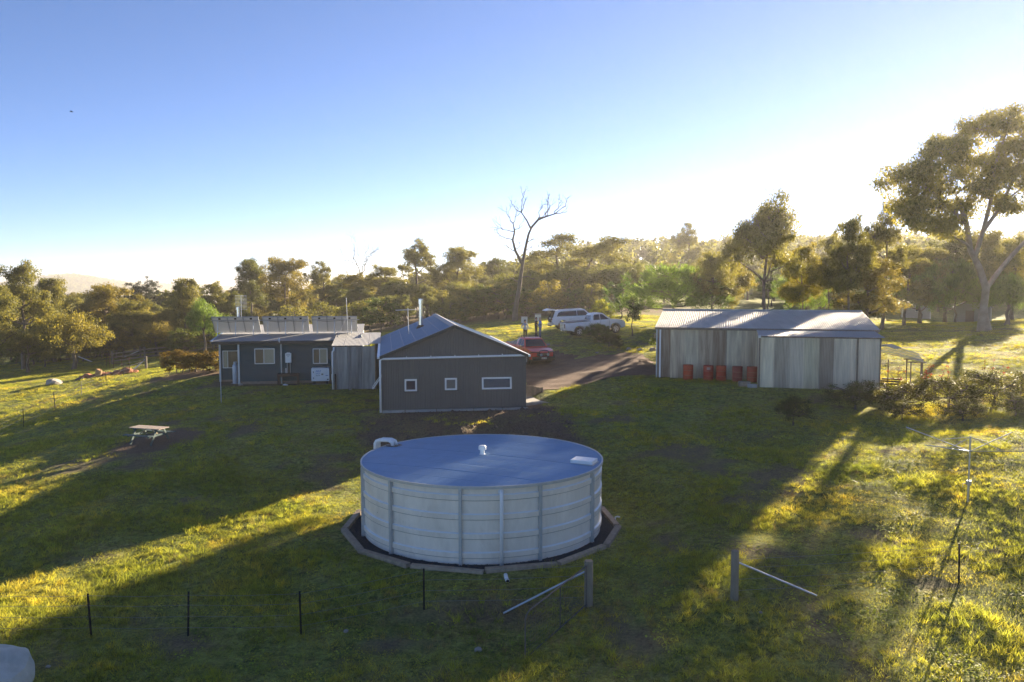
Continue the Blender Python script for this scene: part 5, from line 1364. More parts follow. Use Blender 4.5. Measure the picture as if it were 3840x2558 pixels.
PROTO = {}
def make_tree(key, seed, H, lobes, trunk, clumps=12, leaves=135, L=.27, W=.105, hang=.6, crad=1.0, leaf=None, bark=None, tr=.24, bare=0, flat=.7, upspray=False, forks=None, flare=1.5, name='gum_tree', twig=True):
    """trunk: polyline of (x,y,z); lobes: (x,y,z,rx,ry,rz). Local origin at the base."""
    rs = np.random.RandomState(seed); rg = random.Random(seed)
    mb = MB(); tp = [Vector(p) for p in trunk]
    n = len(tp)
    rad = [tr*(flare if i == 0 else 1)*(1-.55*i/(n-1)) for i in range(n)]
    mb.tube([tp[0]-V(0, 0, .4)] + tp, [rad[0]*1.15] + rad, 9, cap=False)
    joints = [(p, r) for p, r in zip(tp, rad)]
    for path, r0 in (forks or []):
        fp = [Vector(p) for p in path]; fr = [r0*(1-.6*i/(len(fp)-1)) for i in range(len(fp))]
        mb.tube(fp, fr, 8, cap=False); joints += list(zip(fp, fr))
    cs = []; cr = []; od = []
    for lx, ly, lz, rx, ry, rz in lobes:
        c = V(lx, ly, lz)
        best = min(joints, key=lambda j: (j[0]-c).length + 3.0*max(0, j[0].z - lz + rz*.4))
        if (best[0]-c).length > .3: limb(mb, best[0], c, min(best[1]*.7, .05+.02*(best[0]-c).length), .035, rg, 4, .16, 6)
        for k in range(clumps):
            d = rs.normal(size=3); d[2] += .25; d /= np.linalg.norm(d)
            q = rs.uniform(.35, 1)**.6
            p = np.array([lx+d[0]*rx*q, ly+d[1]*ry*q, lz+d[2]*rz*q]); cs.append(p); cr.append(crad*rs.uniform(.6, 1.25)); od.append(d*np.array([1, 1, .6]) + np.array([0, 0, .9]))
            if twig and (k % 2 == 0 or key == 'big_gum'): limb(mb, c, p, .03, .010, rg, 3, .15, 4)
    for k in range(bare):
        j = rg.choice(lobes); bare_twigs(mb, V(*j[:3]), V(rg.gauss(0, .5), rg.gauss(0, .5), 1.0), H*.13, .045, rg, 3)
    v, f, tn = leaf_cloud(rs, np.array(cs), np.array(cr), leaves, L, W, hang, flat, np.array(od) if upspray else None)
    t = bpy.data.objects.new(name, None)
    tk = mb.build('trunk', bark or M_bark, t, True); cw = mesh_np('crown', v, f, leaf or LEAF, t)
    at_ = cw.data.attributes.new('tint', 'FLOAT', 'POINT'); at_.data.foreach_set('value', tn.astype(np.float32))
    for c in (tk, cw): COL.objects.unlink(c)
    PROTO[key] = (t, tk, cw, H)
    return t

def rand_lobes(seed, H, W, n, lo=.45, rzf=.11, rxf=.24, core=True):
    rg = random.Random(seed); out = []
    for k in range(n):
        a = k*2.399 + rg.uniform(-.4, .4); q = math.sqrt((k+.4)/n); z = lo + (1-lo)*(.92 - .60*q*q + rg.uniform(-.26, .08))
        out.append((W*.36*q*math.cos(a), W*.36*q*math.sin(a), H*min(z, .93), W*rxf*rg.uniform(.7, 1.15), W*rxf*rg.uniform(.7, 1.15), H*rzf*rg.uniform(.7, 1.2)))
    return out

def plant(key, x, y, h, label, rz=None, wide=1.0, tint=(1, 1, 1), group=None, cat='tree', name=None, zoff=0.0, lean=0.0):
    t, tk, cw, H = PROTO[key]
    r = bpy.data.objects.new(name or t.name.split('.')[0], None); COL.objects.link(r)
    s = h/H; r.location = (x, y, ground(x, y)+zoff); r.scale = (s*wide, s*wide, s)
    r.rotation_euler = (0, lean, rz if rz is not None else (x*7.13+y*3.7) % 6.28)
    for p in (tk, cw):
        c = p.copy(); COL.objects.link(c); c.parent = r; c.color = (*tint, 1)
    return tag(r, label, cat, group)

def trunk_line(H, top, lean=(0, 0), kink=.03, seed=0, n=6):
    rg = random.Random(seed)
    return [(lean[0]*(i/(n-1))**1.4 + rg.gauss(0, kink*H*.5)*(0 < i < n-1), lean[1]*(i/(n-1))**1.4 + rg.gauss(0, kink*H*.5)*(0 < i < n-1), H*top*i/(n-1)) for i in range(n)]

for i, (k, W, n, lo, kw) in enumerate([
        ('gum_round', 9, 15, .26, {}), ('gum_tall', 6.5, 14, .34, {}), ('gum_broad', 11, 17, .24, {}),
        ('gum_open', 8.5, 11, .36, dict(clumps=11, crad=.85, bare=3)), ('gum_dense', 9, 14, .20, {}), ('gum_thin', 5.5, 8, .52, dict(clumps=10, crad=.8, bare=3))]):
    make_tree(k, 100+i, 12, rand_lobes(20+i, 12, W, n, lo, .10, .205), trunk_line(12, .72, (.5*(-1)**i, .3), seed=i), **kw)
make_tree('gum_high', 108, 12, rand_lobes(47, 12, 9.5, 15, .48, .10, .20), trunk_line(12, .78, (.4, .3), seed=11), clumps=12, bare=3)
# bushy low tree, understorey shrub, garden shrubs
make_tree('bushy', 120, 8, rand_lobes(31, 8, 9, 14, .10, .17, .26), trunk_line(8, .6, seed=3), clumps=12, leaves=80, L=.28, crad=.9, name='bushy_tree')
make_tree('shrub', 121, 3, rand_lobes(32, 3, 3.6, 9, .12, .20, .28), trunk_line(3, .5, seed=4, kink=.06), clumps=8, leaves=60, L=.16, W=.07, crad=.42, hang=.1, tr=.06, name='shrub')
make_tree('shrub_g', 122, 3, rand_lobes(33, 3, 3.6, 9, .10, .20, .28), trunk_line(3, .5, seed=5, kink=.06), clumps=9, leaves=64, L=.15, W=.07, crad=.42, hang=.0, tr=.06, leaf=LEAFG, name='shrub')
make_tree('willow', 123, 8, rand_lobes(34, 8, 6, 11, .30, .20, .22), trunk_line(8, .6, seed=6), clumps=11, leaves=80, L=.42, W=.07, hang=2.2, crad=.8, flat=1.2, leaf=LEAFG, name='willow_tree')
make_tree('wattle', 124, 5.6, rand_lobes(35, 5.6, 8.5, 15, .25, .17, .24), trunk_line(5.6, .4, seed=7, kink=.05), clumps=12, leaves=80, L=.40, W=.05, hang=0, crad=.62, flat=1.0, upspray=True, leaf=LEAFG, tr=.16, name='wattle_tree')
make_tree('pine', 125, 14, rand_lobes(36, 14, 12, 16, .42, .09, .23), trunk_line(14, .85, seed=8, kink=.01), clumps=13, leaves=80, L=.30, W=.10, hang=0, crad=.9, flat=.55, leaf=LEAFD, name='pine_tree')
make_tree('orchard', 126, 4.6, rand_lobes(37, 4.6, 5.2, 9, .50, .15, .26), trunk_line(4.6, .55, seed=9, kink=.05), clumps=10, leaves=62, L=.24, W=.10, hang=.4, crad=.6, leaf=LEAFG, tr=.13, name='orchard_tree')
make_tree('sapling', 127, 3.2, [(0, 0, 2.3, .75, .75, .8), (.2, 0, 1.5, .6, .6, .5), (-.3, .2, 1.9, .6, .5, .6)], trunk_line(3.2, .6, seed=10), clumps=12, leaves=45, L=.15, W=.06, crad=.36, hang=.3, tr=.05, leaf=LEAFG, name='small_tree')
make_tree('spiky', 128, 1.7, rand_lobes(38, 1.7, 3.2, 10, .18, .20, .26), [(0, 0, 0), (0, 0, .3), (0, 0, .6)], clumps=10, leaves=64, L=.30, W=.035, hang=0, crad=.30, upspray=True, leaf=LEAFG, tr=.05, name='shrub')
make_tree('rose', 129, 1.9, rand_lobes(39, 1.9, 3.0, 9, .15, .22, .30), [(0, 0, 0), (0, 0, .3), (0, 0, .6)], clumps=10, leaves=75, L=.085, W=.045, hang=.2, crad=.36, leaf=LEAFG, tr=.05, name='rose_bush')
make_tree('hedge', 130, 1.6, [(-1.5+.5*i, .30*((i*7) % 3-1), 1.05+.06*((i*5) % 3), .48, .5, .42) for i in range(7)] + [(-1.6+.46*i, .30*((i*5) % 3-1), .52+.06*((i*7) % 3), .46, .5, .42) for i in range(8)], [(0, 0, 0), (0, 0, .3), (.1, 0, .6)], clumps=14, leaves=70, L=.10, W=.05, hang=0, crad=.30, tr=.05, name='hedge',
          forks=[([(x, 0, -.1), (x+.08, .05, .4), (x-.1, 0, .85)], .035) for x in (-1.6, -1.2, -.8, -.4, .4, .8, 1.2, 1.6)])

# the forked gum behind the white cars and the big pale gum at the right edge
make_tree('forked', 140, 14, [(-3.3, 0, 9.6, 2.0, 1.8, 1.4), (-2.2, .6, 11.8, 1.9, 1.8, 1.3), (-1.2, -.5, 12.9, 1.3, 1.3, .9), (-3.9, -.3, 7.6, 1.6, 1.5, 1.2), (1.2, .3, 10.2, 1.9, 1.8, 1.3), (2.6, -.4, 10.6, 1.7, 1.6, 1.3), (3.8, .2, 12.4, 1.3, 1.3, .9), (3.9, .3, 9.0, 1.7, 1.5, 1.3), (.2, .4, 8.2, 1.6, 1.6, 1.1), (-2.0, .4, 6.4, 1.4, 1.4, 1.0), (3.2, -.3, 6.9, 1.4, 1.3, 1.0)],
          [(0, 0, 0), (.05, 0, 1.2), (.35, 0, 3), (.6, 0, 5), (1.0, .1, 7.2), (1.6, .1, 9.4)], clumps=14, leaves=130, tr=.34, forks=[([(0, 0, .9), (-.7, 0, 3), (-1.3, .1, 5), (-1.9, .1, 7.5), (-2.1, .2, 10.5)], .24), ([(.6, 0, 5), (2.2, .1, 7.5), (3.3, .1, 10.5)], .14)])
make_tree('big_gum', 141, 15.5, [
    (-6.2, .5, 10.6, 1.5, 1.5, 1.0), (-5.0, -.4, 11.2, 1.3, 1.3, .8), (-4.6, .4, 9.3, 1.6, 1.4, .9), (-3.9, -.5, 12.4, 1.7, 1.6, 1.0), (-2.6, .5, 13.0, 1.6, 1.6, 1.0), (-3.2, -.2, 10.6, 1.5, 1.5, .9), (-1.9, 0, 11.7, 1.4, 1.4, .8),
    (-.5, .3, 14.2, 1.5, 1.4, .9), (.8, -.4, 14.6, 1.6, 1.5, .9), (2.3, .4, 13.9, 1.6, 1.6, 1.0), (3.2, -.2, 12.9, 1.3, 1.2, .8), (1.2, .4, 12.4, 1.3, 1.3, .8), (2.6, -.3, 11.0, 1.5, 1.4, .9), (3.9, .3, 10.4, 1.2, 1.2, .7), (4.5, .2, 13.4, 1.2, 1.2, .8), (5.6, 0, 12.4, 1.3, 1.3, .8), (6.6, .3, 11.8, 1.2, 1.2, .8), (-4.6, .2, 7.9, 1.3, 1.2, .7), (-3.2, .1, 7.4, 1.2, 1.2, .7), (-5.6, .1, 9.0, 1.3, 1.2, .8), (1.4, .2, 8.9, 1.0, 1.0, .6),
    (-2.2, .4, 8.6, 1.2, 1.2, .7), (-.9, -.3, 9.9, 1.1, 1.1, .7), (.4, .2, 10.9, 1.1, 1.1, .7)],
    [(0, 0, 0), (-.15, 0, 1.4), (.0, 0, 3.0), (-.5, 0, 4.4), (-1.2, .1, 5.8), (-1.5, .1, 7.6), (-2.1, .1, 9.2)], clumps=17, leaves=125, L=.27, W=.095, crad=.95, hang=.9, tr=.30, bark=M_pale, flare=1.7,
    forks=[([(-.9, 0, 5.2), (-.35, .1, 7.0), (.1, .1, 9.0), (.3, .1, 11.5), (.9, .1, 13.6)], .18), ([(.0, 0, 3.0), (.9, .1, 4.2), (1.9, .2, 5.4), (3.0, .2, 6.6), (3.8, .2, 8.6), (4.6, .2, 11.0), (5.6, .1, 12.2)], .20), ([(-1.5, .1, 7.6), (-2.9, .1, 8.8), (-4.2, .2, 10.0), (-5.5, .2, 10.7)], .15), ([(-.35, .1, 7.0), (1.0, .1, 9.0), (1.9, .1, 11.5), (2.4, .2, 13.2)], .15)])

# dead bleached tree
def dead_tree():
    rg = random.Random(12)
    mb = MB()
    tr_ = [(0, 0, -.3), (.05, 0, 1), (.55, 0, 3.6), (.95, .1, 6.2), (1.25, .1, 7.6), (1.7, .1, 9.4), (2.1, .1, 10.2)]
    mb.tube(tr_, [.44, .34, .27, .21, .18, .14, .11], 9, cap=False)
    p = V(.95, .1, 6.2); ml = [p, V(.1, .2, 7.6), V(-.25, .2, 8.8), V(.0, .2, 9.7), V(-.2, .1, 10.6)]
    mb.tube(ml, [.19, .16, .13, .10, .06], 8, cap=False)
    rgt = [V(2.1, .1, 10.2), V(2.9, .1, 11.0), V(3.8, 0, 11.3), V(4.9, 0, 11.6), V(5.9, 0, 12.3)]
    mb.tube(rgt, [.14, .12, .09, .06, .03], 7, cap=False)
    lft = [V(2.0, .1, 10.0), V(1.5, .1, 10.9), V(.8, 0, 11.8), V(.9, 0, 12.9)]
    mb.tube(lft, [.12, .09, .06, .03], 7, cap=False)
    for q, d, ln in [(ml[1], (-1, 0, .5), 1.1), (ml[2], (-1, .2, .3), 1.3), (ml[3], (-1, 0, .15), 1.4), (ml[4], (-.6, .2, .8), 1.1), (ml[4], (.4, 0, 1), .9), (ml[3], (.8, 0, .9), .9), (ml[1], (1, .2, .9), .8),
                     (rgt[1], (.3, .2, 1), 1.2), (rgt[2], (.2, -.2, 1), 1.2), (rgt[2], (.5, .2, 1), 1.1), (rgt[3], (.5, 0, .9), 1.0), (rgt[3], (1, .1, .2), .9), (rgt[4], (.5, .1, .6), .8), (rgt[1], (.8, .2, .5), .9), (lft[2], (-.9, 0, .6), 1.0), (lft[3], (.1, .1, 1), .8), (lft[2], (.4, .1, 1), .8),
                     (V(1.5, .1, 8.6), (1, .1, .3), .9), (V(1.25, .1, 7.6), (1, .1, .5), .8), (V(.7, .1, 4.6), (1, 0, .3), .8), (V(.6, .1, 4.2), (-1, 0, .5), .9)]:
        bare_twigs(mb, q, d, ln, .06, rg, 3)
    x, y = .3, 89
    t = thing('dead_tree', 'tall bare dead tree with forked bleached limbs rising above the lawn', 'tree', (x, y, ground(x, y)))
    mb.build('trunk', M_dead, t, True); t.scale = (.90, .90, 1.02)
dead_tree()
def bare_tree(x, y, h, label, seed, sc=1.0):
    rg = random.Random(seed); mb = MB(); H = h
    p = limb(mb, (0, 0, -.3), (rg.uniform(-.5, .5), 0, H*.5), .24, .15, rg, 4, .08, 8)
    for k in range(4):
        bare_twigs(mb, p[-1] if k else p[-2], (rg.gauss(0, .5), rg.gauss(0, .4), 1.2), H*.2, .09, rg, 4)
    t = thing('bare_tree', label, 'tree', (x, y, ground(x, y))); mb.build('trunk', M_bark, t, True)
SHADERS = [(60, 62, 15, 'gum_broad', 1.0), (66, 78, 16, 'gum_round', 1.0), (76, 92, 17, 'gum_broad', 1.0)]
HAZE_D = 0.0003; HAZE_G = 0.5
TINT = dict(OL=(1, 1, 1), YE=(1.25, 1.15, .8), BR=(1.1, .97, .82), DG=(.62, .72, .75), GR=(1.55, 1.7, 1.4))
WREF = dict(gum_round=9, gum_tall=6.5, gum_broad=11, gum_open=8.5, gum_dense=9, gum_thin=5.5, gum_high=9.5, bushy=9*1.5, pine=12*12/14., willow=6*1.5, wattle=8.5*12/5.6, forked=8.2*12/14.)
# kind, x, y, height of the top, crown width, leaf tone, label
TREES = [
    ('gum_round', -55.4, 90, 10.1, 7.4, 'OL', 'leaning gum with a dense domed crown at the far left edge'),
    ('gum_dense', -52.4, 80, 8.6, 6.6, 'OL', 'broad sunlit gum cut by the left picture edge'),
    ('gum_tall', -55.9, 97, 8.8, 4.5, 'OL', 'slender gum with golden top, second along the left skyline'),
    ('bushy', -46.4, 84, 5.9, 7.6, 'YE', 'large rounded golden lit bushy tree above the left paddock'),
    ('bushy', -52.5, 86, 3.7, 5.6, 'OL', 'low olive bushy tree at the foot of the far left gums'),
    ('gum_broad', -53.2, 104, 8.4, 8.5, 'BR', 'broad brown gum right of the golden tree on the left'),
    ('pine', -68.8, 150, 9.2, 8.2, 'DG', 'dark green pine rising behind the left gums'),
    ('gum_round', -45.7, 96, 6.0, 6.3, 'OL', 'low rounded gum standing in front of the dark pine'),
    ('gum_tall', -40.1, 98, 8.8, 4.2, 'OL', 'tall thin gum with bare lower trunk left of the house'),
    ('gum_round', -41.9, 112, 8.1, 5.2, 'OL', 'gum between the thin tall one and the dark crowned one'),
    ('willow', -34.0, 88, 5.8, 4.1, 'GR', 'drooping green willowy tree behind the clipped hedge'),
    ('gum_dense', -46.4, 108, 3.5, 5.9, 'DG', 'dark dense gum low behind the stock yard'),
    ('gum_tall', -44.2, 135, 12.3, 6.0, 'DG', 'dark crowned gum above the left solar array'),
    ('gum_broad', -36.9, 130, 12.9, 9.9, 'BR', 'large brown gum above the left and middle solar arrays'),
    ('gum_open', -30.6, 128, 11.4, 6.3, 'OL', 'sparse gum with bare top limbs above the middle solar array'),
    ('gum_round', -24.6, 124, 9.5, 7.4, 'YE', 'sunlit golden gum above the right solar array'),
    ('gum_round', -21.3, 134, 10.9, 8.8, 'OL', 'olive gum left of the grey shed flue'),
    ('gum_thin', -15.3, 130, 14.8, 6.4, 'OL', 'tall open gum directly above the shed flue'),
    ('gum_broad', -8.8, 127, 14.4, 9.0, 'OL', 'wide gum above the shed ridge with a flat outlying top tuft'),
    ('gum_dense', -3.0, 150, 13.1, 9.0, 'DG', 'dark gum left of the dead tree'),
    ('gum_dense', 3.9, 150, 11.6, 8.2, 'DG', 'dark gum right of the dead tree trunk'),
    ('forked', 9.2, 114, 15.2, 11.2, 'OL', 'big forked gum with two trunks behind the white cars'),
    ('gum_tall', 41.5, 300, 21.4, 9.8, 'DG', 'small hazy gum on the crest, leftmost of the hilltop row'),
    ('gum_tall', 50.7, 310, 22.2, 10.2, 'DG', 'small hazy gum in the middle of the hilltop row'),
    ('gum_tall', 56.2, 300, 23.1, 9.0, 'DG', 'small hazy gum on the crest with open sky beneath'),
    ('gum_open', 39.3, 180, 21.3, 8.8, 'OL', 'tall rounded gum on the rise above the feathery green wattle'),
    ('gum_broad', 18.6, 74, 11.3, 4.8, 'OL', 'broad gum left of the tallest gum over the barn'),
    ('gum_round', 21.8, 79, 10.3, 4.7, 'YE', 'low golden gum at the left shoulder of the tallest gum over the barn'),
    ('gum_high', 18.1, 57, 13.8, 5.9, 'OL', 'tallest gum behind the barn with broken bare top'),
    ('gum_round', 23.0, 63, 10.9, 3.8, 'YE', 'golden edged gum right of the tallest gum over the barn'),
    ('gum_round', 32.6, 82, 12.7, 4.5, 'OL', 'gum on the skyline above the right half of the barn roof'),
    ('gum_round', 26.2, 62, 12.9, 3.9, 'OL', 'tall narrow gum above the right end of the barn'),
    ('gum_open', 34.4, 74, 15.0, 4.2, 'OL', 'gum with bare forked top limbs left of the big pale gum'),
    ('gum_dense', 28.6, 64, 10.2, 5.9, 'BR', 'massive low gum at the right end of the barn roof'),
    ('gum_broad', 44.0, 86, 12.4, 6.6, 'OL', 'gum half hidden behind the big pale gum crown'),
    ('wattle', 15.6, 76, 9.4, 11.0, 'GR', 'feathery bright green wattle behind the left end of the barn'),
    ('wattle', 31.0, 86, 9.5, 6.1, 'GR', 'pale feathery wattle behind the middle of the barn roof'),
    ('wattle', 43.1, 84, 10.0, 6.9, 'GR', 'feathery light green wattle shading the two huts'),
    ('wattle', 49.0, 88, 10.1, 7.2, 'GR', 'feathery light green wattle just left of the big gum trunk'),
    ('gum_dense', 39.4, 80, 11.9, 5.2, 'OL', 'low dense gum between the barn end and the first hut'),
    ('gum_dense', 50.6, 93, 13.5, 7.6, 'DG', 'dense gum directly behind the two huts'),
    ('gum_broad', 52.9, 90, 14.5, 7.4, 'OL', 'broad gum framed between the limbs of the big pale gum'),
    ('gum_dense', 52.1, 83, 13.1, 6.3, 'OL', 'leafy gum against the right picture edge behind the big trunk'),
    ('gum_dense', 59.5, 95, 12.8, 8.3, 'OL', 'dense gum behind the big pale gum at the right edge'),
    ('willow', 44.8, 72, 8.6, 4.3, 'GR', 'drooping green tree right of the big gum trunk'),
]
for key, x, y, zt, w, tn, lab in TREES:
    h = max(2.5, zt - ground(x, y))
    wd = 1.22*(w/h)/(1.2*WREF[key]/12)
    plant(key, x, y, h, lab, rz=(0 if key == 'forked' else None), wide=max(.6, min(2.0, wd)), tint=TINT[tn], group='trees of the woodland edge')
plant('big_gum', 39.2, 66.0, 18.0, 'huge pale trunked gum with an open spreading crown at the right edge', rz=0, name='gum_tree', tint=(1.45, 1.4, 1.25))
bare_tree(-25.5, 134, 15.5, 'leafless branching tree above the right solar array', 5)
# filler trees that close the woodland
LAND = [(60, 'at the far left edge'), (180, 'behind the golden bushy tree on the left'), (280, 'above the red rock heap'), (400, 'behind the stock yard rails'), (490, 'behind the clipped hedge'), (600, 'behind the left solar array'), (715, 'behind the middle solar array'), (830, 'behind the right solar array'), (915, 'just left of the shed flue'), (1000, 'behind the shed flue'), (1100, 'above the shed ridge'), (1175, 'left of the dead tree'), (1260, 'behind the standing people'), (1345, 'behind the white wagon'), (1440, 'behind the white pickup'), (1540, 'behind the green wattle'), (1640, 'above the left end of the barn'), (1760, 'above the drums end of the barn roof'), (1880, 'above the middle of the barn roof'), (2000, 'above the lean-to'), (2110, 'behind the first hut'), (2230, 'left of the big gum trunk'), (2360, 'right of the big gum trunk'), (9999, 'beyond the right edge')]
SEEN = {}
KINDW = dict(gum_round='round crowned gum', gum_dense='low branched gum', gum_broad='broad spreading gum', gum_tall='slender gum', gum_open='sparse gum', bushy='bushy tree', shrub='scrub bush', shrub_g='leafy bush', wattle='feathery wattle')
def words(k, x, Y, h, tn):
    px = 1177+1831*x/Y
    size = 'low' if h < 2.6 else 'small' if h < 4 else 'medium' if h < 7 else 'tall' if h < 11 else 'very tall'
    tone = 'dark' if tn[0] < .82 else 'golden' if tn[0] > 1.02 else 'pale' if tn[0] < .95 else 'olive'
    far = 'front' if Y < 100 else 'second rank' if Y < 125 else 'third rank' if Y < 150 else 'distant'
    lab = '%s %s %s, %s, %s' % (size, tone, KINDW[k], far, next(w for q, w in LAND if px < q))
    if lab in SEEN: lab += ', further left' if px < SEEN[lab] else ', further right'
    SEEN[lab] = px
    return lab
def fillers():
    rg = random.Random(21)
    sk_x = [-100, 0, 300, 500, 700, 900, 1150, 1300, 1500, 1700, 1900, 2100, 2400, 2700]
    sk_y = [645, 650, 672, 662, 634, 630, 610, 602, 594, 598, 590, 580, 575, 570]
    n = 0; used = []
    while n < 135:
        px = rg.uniform(-80, 2500); Y = rg.uniform(100, 160) if px < 450 else (rg.uniform(125, 205) if px < 1750 else rg.uniform(115, 200))
        u = (px-1177)/1831; x = u*Y*1.0
        if any((x-a)**2 + (Y-b)**2 < 16 for a, b in used): continue
        used.append((x, Y)); n += 1
        top = np.interp(px, sk_x, sk_y) + rg.uniform(0, 38)
        zt = 7.96 + (655-top)/1831*Y
        g = ground(x, Y); h = max(4.0, zt-g)
        k = rg.choice(['gum_round', 'gum_dense', 'gum_dense', 'gum_broad', 'gum_tall', 'gum_open'])
        tn = rg.choice([(1, 1, 1), (.75, .82, .8), (1.1, 1.0, .82), (.9, .95, .85)])
        plant(k, x, Y, h, words(k, x, Y, h, tn), wide=rg.uniform(.9, 1.4), tint=tn, group='background woodland gums')
    for i in range(34):
        px = rg.uniform(-60, 520); Y = rg.uniform(90, 112); x = (px-1177)/1831*Y
        k = rg.choice(['bushy', 'bushy', 'gum_dense', 'shrub']); h = rg.uniform(3.0, 6.0); tn = rg.choice([(1, 1, 1), (.75, .82, .8), (1.15, 1.0, .8), (.9, .95, .85)])
        plant(k, x, Y, h, words(k, x, Y, h, tn), wide=rg.uniform(.8, 1.2), tint=tn, group='left woodland understorey')
    for i in range(40):
        px = rg.uniform(520, 1480); Y = rg.uniform(104, 126); x = (px-1177)/1831*Y
        k = rg.choice(['bushy', 'bushy', 'gum_dense', 'gum_round']); h = rg.uniform(4.0, 7.0); tn = rg.choice([(1, 1, 1), (.75, .85, .8), (.7, .78, .75), (.9, 1, .85)])
        plant(k, x, Y, h, words(k, x, Y, h, tn), wide=rg.uniform(.9, 1.3), tint=tn, group='central woodland understorey')
    for i in range(24):
        px = rg.uniform(1740, 2420); Y = rg.uniform(118, 150); x = (px-1177)/1831*Y
        k = rg.choice(['bushy', 'wattle', 'gum_dense']); h = rg.uniform(5.0, 8.0); tn = rg.choice([(1, 1, 1), (.8, .9, .8), (.9, 1, .85)])
        plant(k, x, Y, h, words(k, x, Y, h, tn), wide=rg.uniform(.9, 1.3), tint=tn, group='right woodland understorey')
    for i in range(14):
        px = rg.uniform(1740, 2300); Y = rg.uniform(112, 124); x = (px-1177)/1831*Y
        k = rg.choice(['bushy', 'wattle', 'shrub_g']); h = rg.uniform(3.0, 4.6); tn = rg.choice([(1, 1, 1), (1.2, 1.3, 1.1)])
        plant(k, x, Y, h, words(k, x, Y, h, tn), wide=rg.uniform(1.0, 1.5), tint=tn, group='right woodland understorey')
    for i in range(64):
        px = rg.uniform(-60, 1480); Y = rg.uniform(88, 104)
        if px < 420: Y = rg.uniform(93, 106)
        x = (px-1177)/1831*Y
        if -6 < x < 8 and Y < 93: Y += 6
        k = rg.choice(['shrub', 'shrub', 'shrub_g']); h = rg.uniform(1.6, 4.2); tn = rg.choice([(1, 1, 1), (.8, .85, .8), (1.05, .95, .8)])
        plant(k, x, Y, h, words(k, x, Y, h, tn), wide=rg.uniform(.9, 1.5), tint=tn, group='woodland undergrowth bushes', cat='bush')
fillers()
# rows of orchard trees seen beneath the gums behind the barn
for i, (px, Y) in enumerate([(1765, 106), (1815, 112), (1850, 104), (1895, 113), (1935, 107), (1965, 118), (2010, 106), (2040, 116), (2180, 120), (2215, 112)]):
    x = (px-1177)/1831*Y
    plant('orchard', x, Y, 4.6, 'small orchard tree, %s from the left on the sunlit grass behind the barn' % ORD[i], group='orchard trees behind the barn')
# gums standing just outside the right edge whose shade crosses the yard
for i, (x, y, h, k, w) in enumerate(SHADERS):
    plant(k, x, y, h, 'tall gum standing beyond the right edge of the view', wide=w, group='gums right of the view')
# garden shrubs
plant('spiky', 6.75, 63.2, 1.3, 'spiky grey green shrub in front of the white pickup', tint=(.75, .8, .8), cat='shrub')
plant('spiky', 7.35, 60.2, 1.0, 'low dark shrub beside the drive, right of the spiky one', wide=1.25, tint=(.6, .55, .5), cat='shrub')
plant('sapling', 9.9, 65.3, 3.4, 'slim dark small tree between the pickup and the barn', tint=(.6, .6, .6), wide=1.0)
plant('shrub', 8.6, 76.5, 2.2, 'rounded yellow shrub glowing behind the white pickup', tint=(1.7, 1.8, .7), cat='shrub')
plant('shrub_g', 11.2, 82, 3.6, 'blue green shrub right of the glowing yellow one', tint=(.8, 1, 1.1), cat='shrub')
plant('shrub_g', 13.2, 55.5, 2.6, 'dark green shrub hard against the left end of the barn', tint=(.6, .6, .6), cat='shrub')
plant('shrub_g', 11.4, 57.5, 2.2, 'leafy shrub beside the rustic plank bench', tint=(.7, .7, .6), cat='shrub')
plant('hedge', -22.6, 56.6, 1.55, 'clipped reddish brown hedge at the left end of the house', rz=R(4), wide=1.18, tint=(1.0, .72, .6), cat='hedge')
for i, (x, y, h, w, tn, lab) in enumerate([
        (12.55, 35.2, 1.35, .8, (.55, .5, .45), 'small round dark bush on the lawn before the lean-to'),
        (16.6, 38.2, 1.33, 1.35, (.9, .65, .5), 'rose bush at the right corner of the lean-to'),
        (18.6, 37.6, 1.48, 1.35, (.9, .6, .45), 'rose bush with red tipped shoots, second from the barn'),
        (20.8, 37.6, 1.56, 1.35, (.9, .65, .5), 'tall rose bush in the middle of the rose bed'),
        (23.2, 38.0, 1.64, 1.35, (.85, .65, .5), 'rose bush fourth from the barn in the rose bed'),
        (25.8, 38.4, 1.56, 1.35, (.9, .7, .5), 'rose bush at the right edge of the view'),
        (17.6, 35.6, 0.94, 1.35, (.8, .6, .5), 'low rose bush at the front left of the bed'),
        (20.0, 35.0, 0.94, 1.35, (.8, .6, .5), 'low rose bush at the front middle of the bed'),
        (22.6, 35.4, 1.01, 1.35, (.8, .65, .5), 'low rose bush at the front right of the bed')]):
    plant('rose', x, y, h, lab, wide=w, tint=tn, cat='bush', name='bush' if i == 0 else 'rose_bush')
def red_shoots():
    rg = random.Random(5); Mr = leafmat('red_shoots', (.22, .03, .018), (.34, .06, .03), .4)
    for i, (x, y, lab) in enumerate([(18.3, 37.4, 'left spray of bright red young shoots on the rose bushes'), (19.5, 37.6, 'middle spray of bright red young shoots on the rose bushes'), (20.6, 37.7, 'tallest spray of bright red young shoots on the rose bushes'), (23.0, 38.0, 'right hand spray of red young shoots on the rose bushes')]):
        z = ground(x, y); t = thing('rose_shoots', lab, 'shoots', (x, y, z))
        mb = MB(); cs = []
        for k in range(4):
            a = V(rg.gauss(0, .3), rg.gauss(0, .3), 1.2); b = a + V(rg.gauss(0, .25), rg.gauss(0, .2), rg.uniform(.5, 1.0)); mb.tube([a-V(0, 0, 1.2), a, b], [.012, .01, .005], 4); cs += [b, a.lerp(b, .6)]
        mb.build('stem', M_stem, t)
        v, f, tn = leaf_cloud(np.random.RandomState(i), np.array([tuple(c) for c in cs]), np.full(len(cs), .13), 7, .08, .045, .0)
        mesh_np('leaves', v, f, Mr, t, tn)
red_shoots()
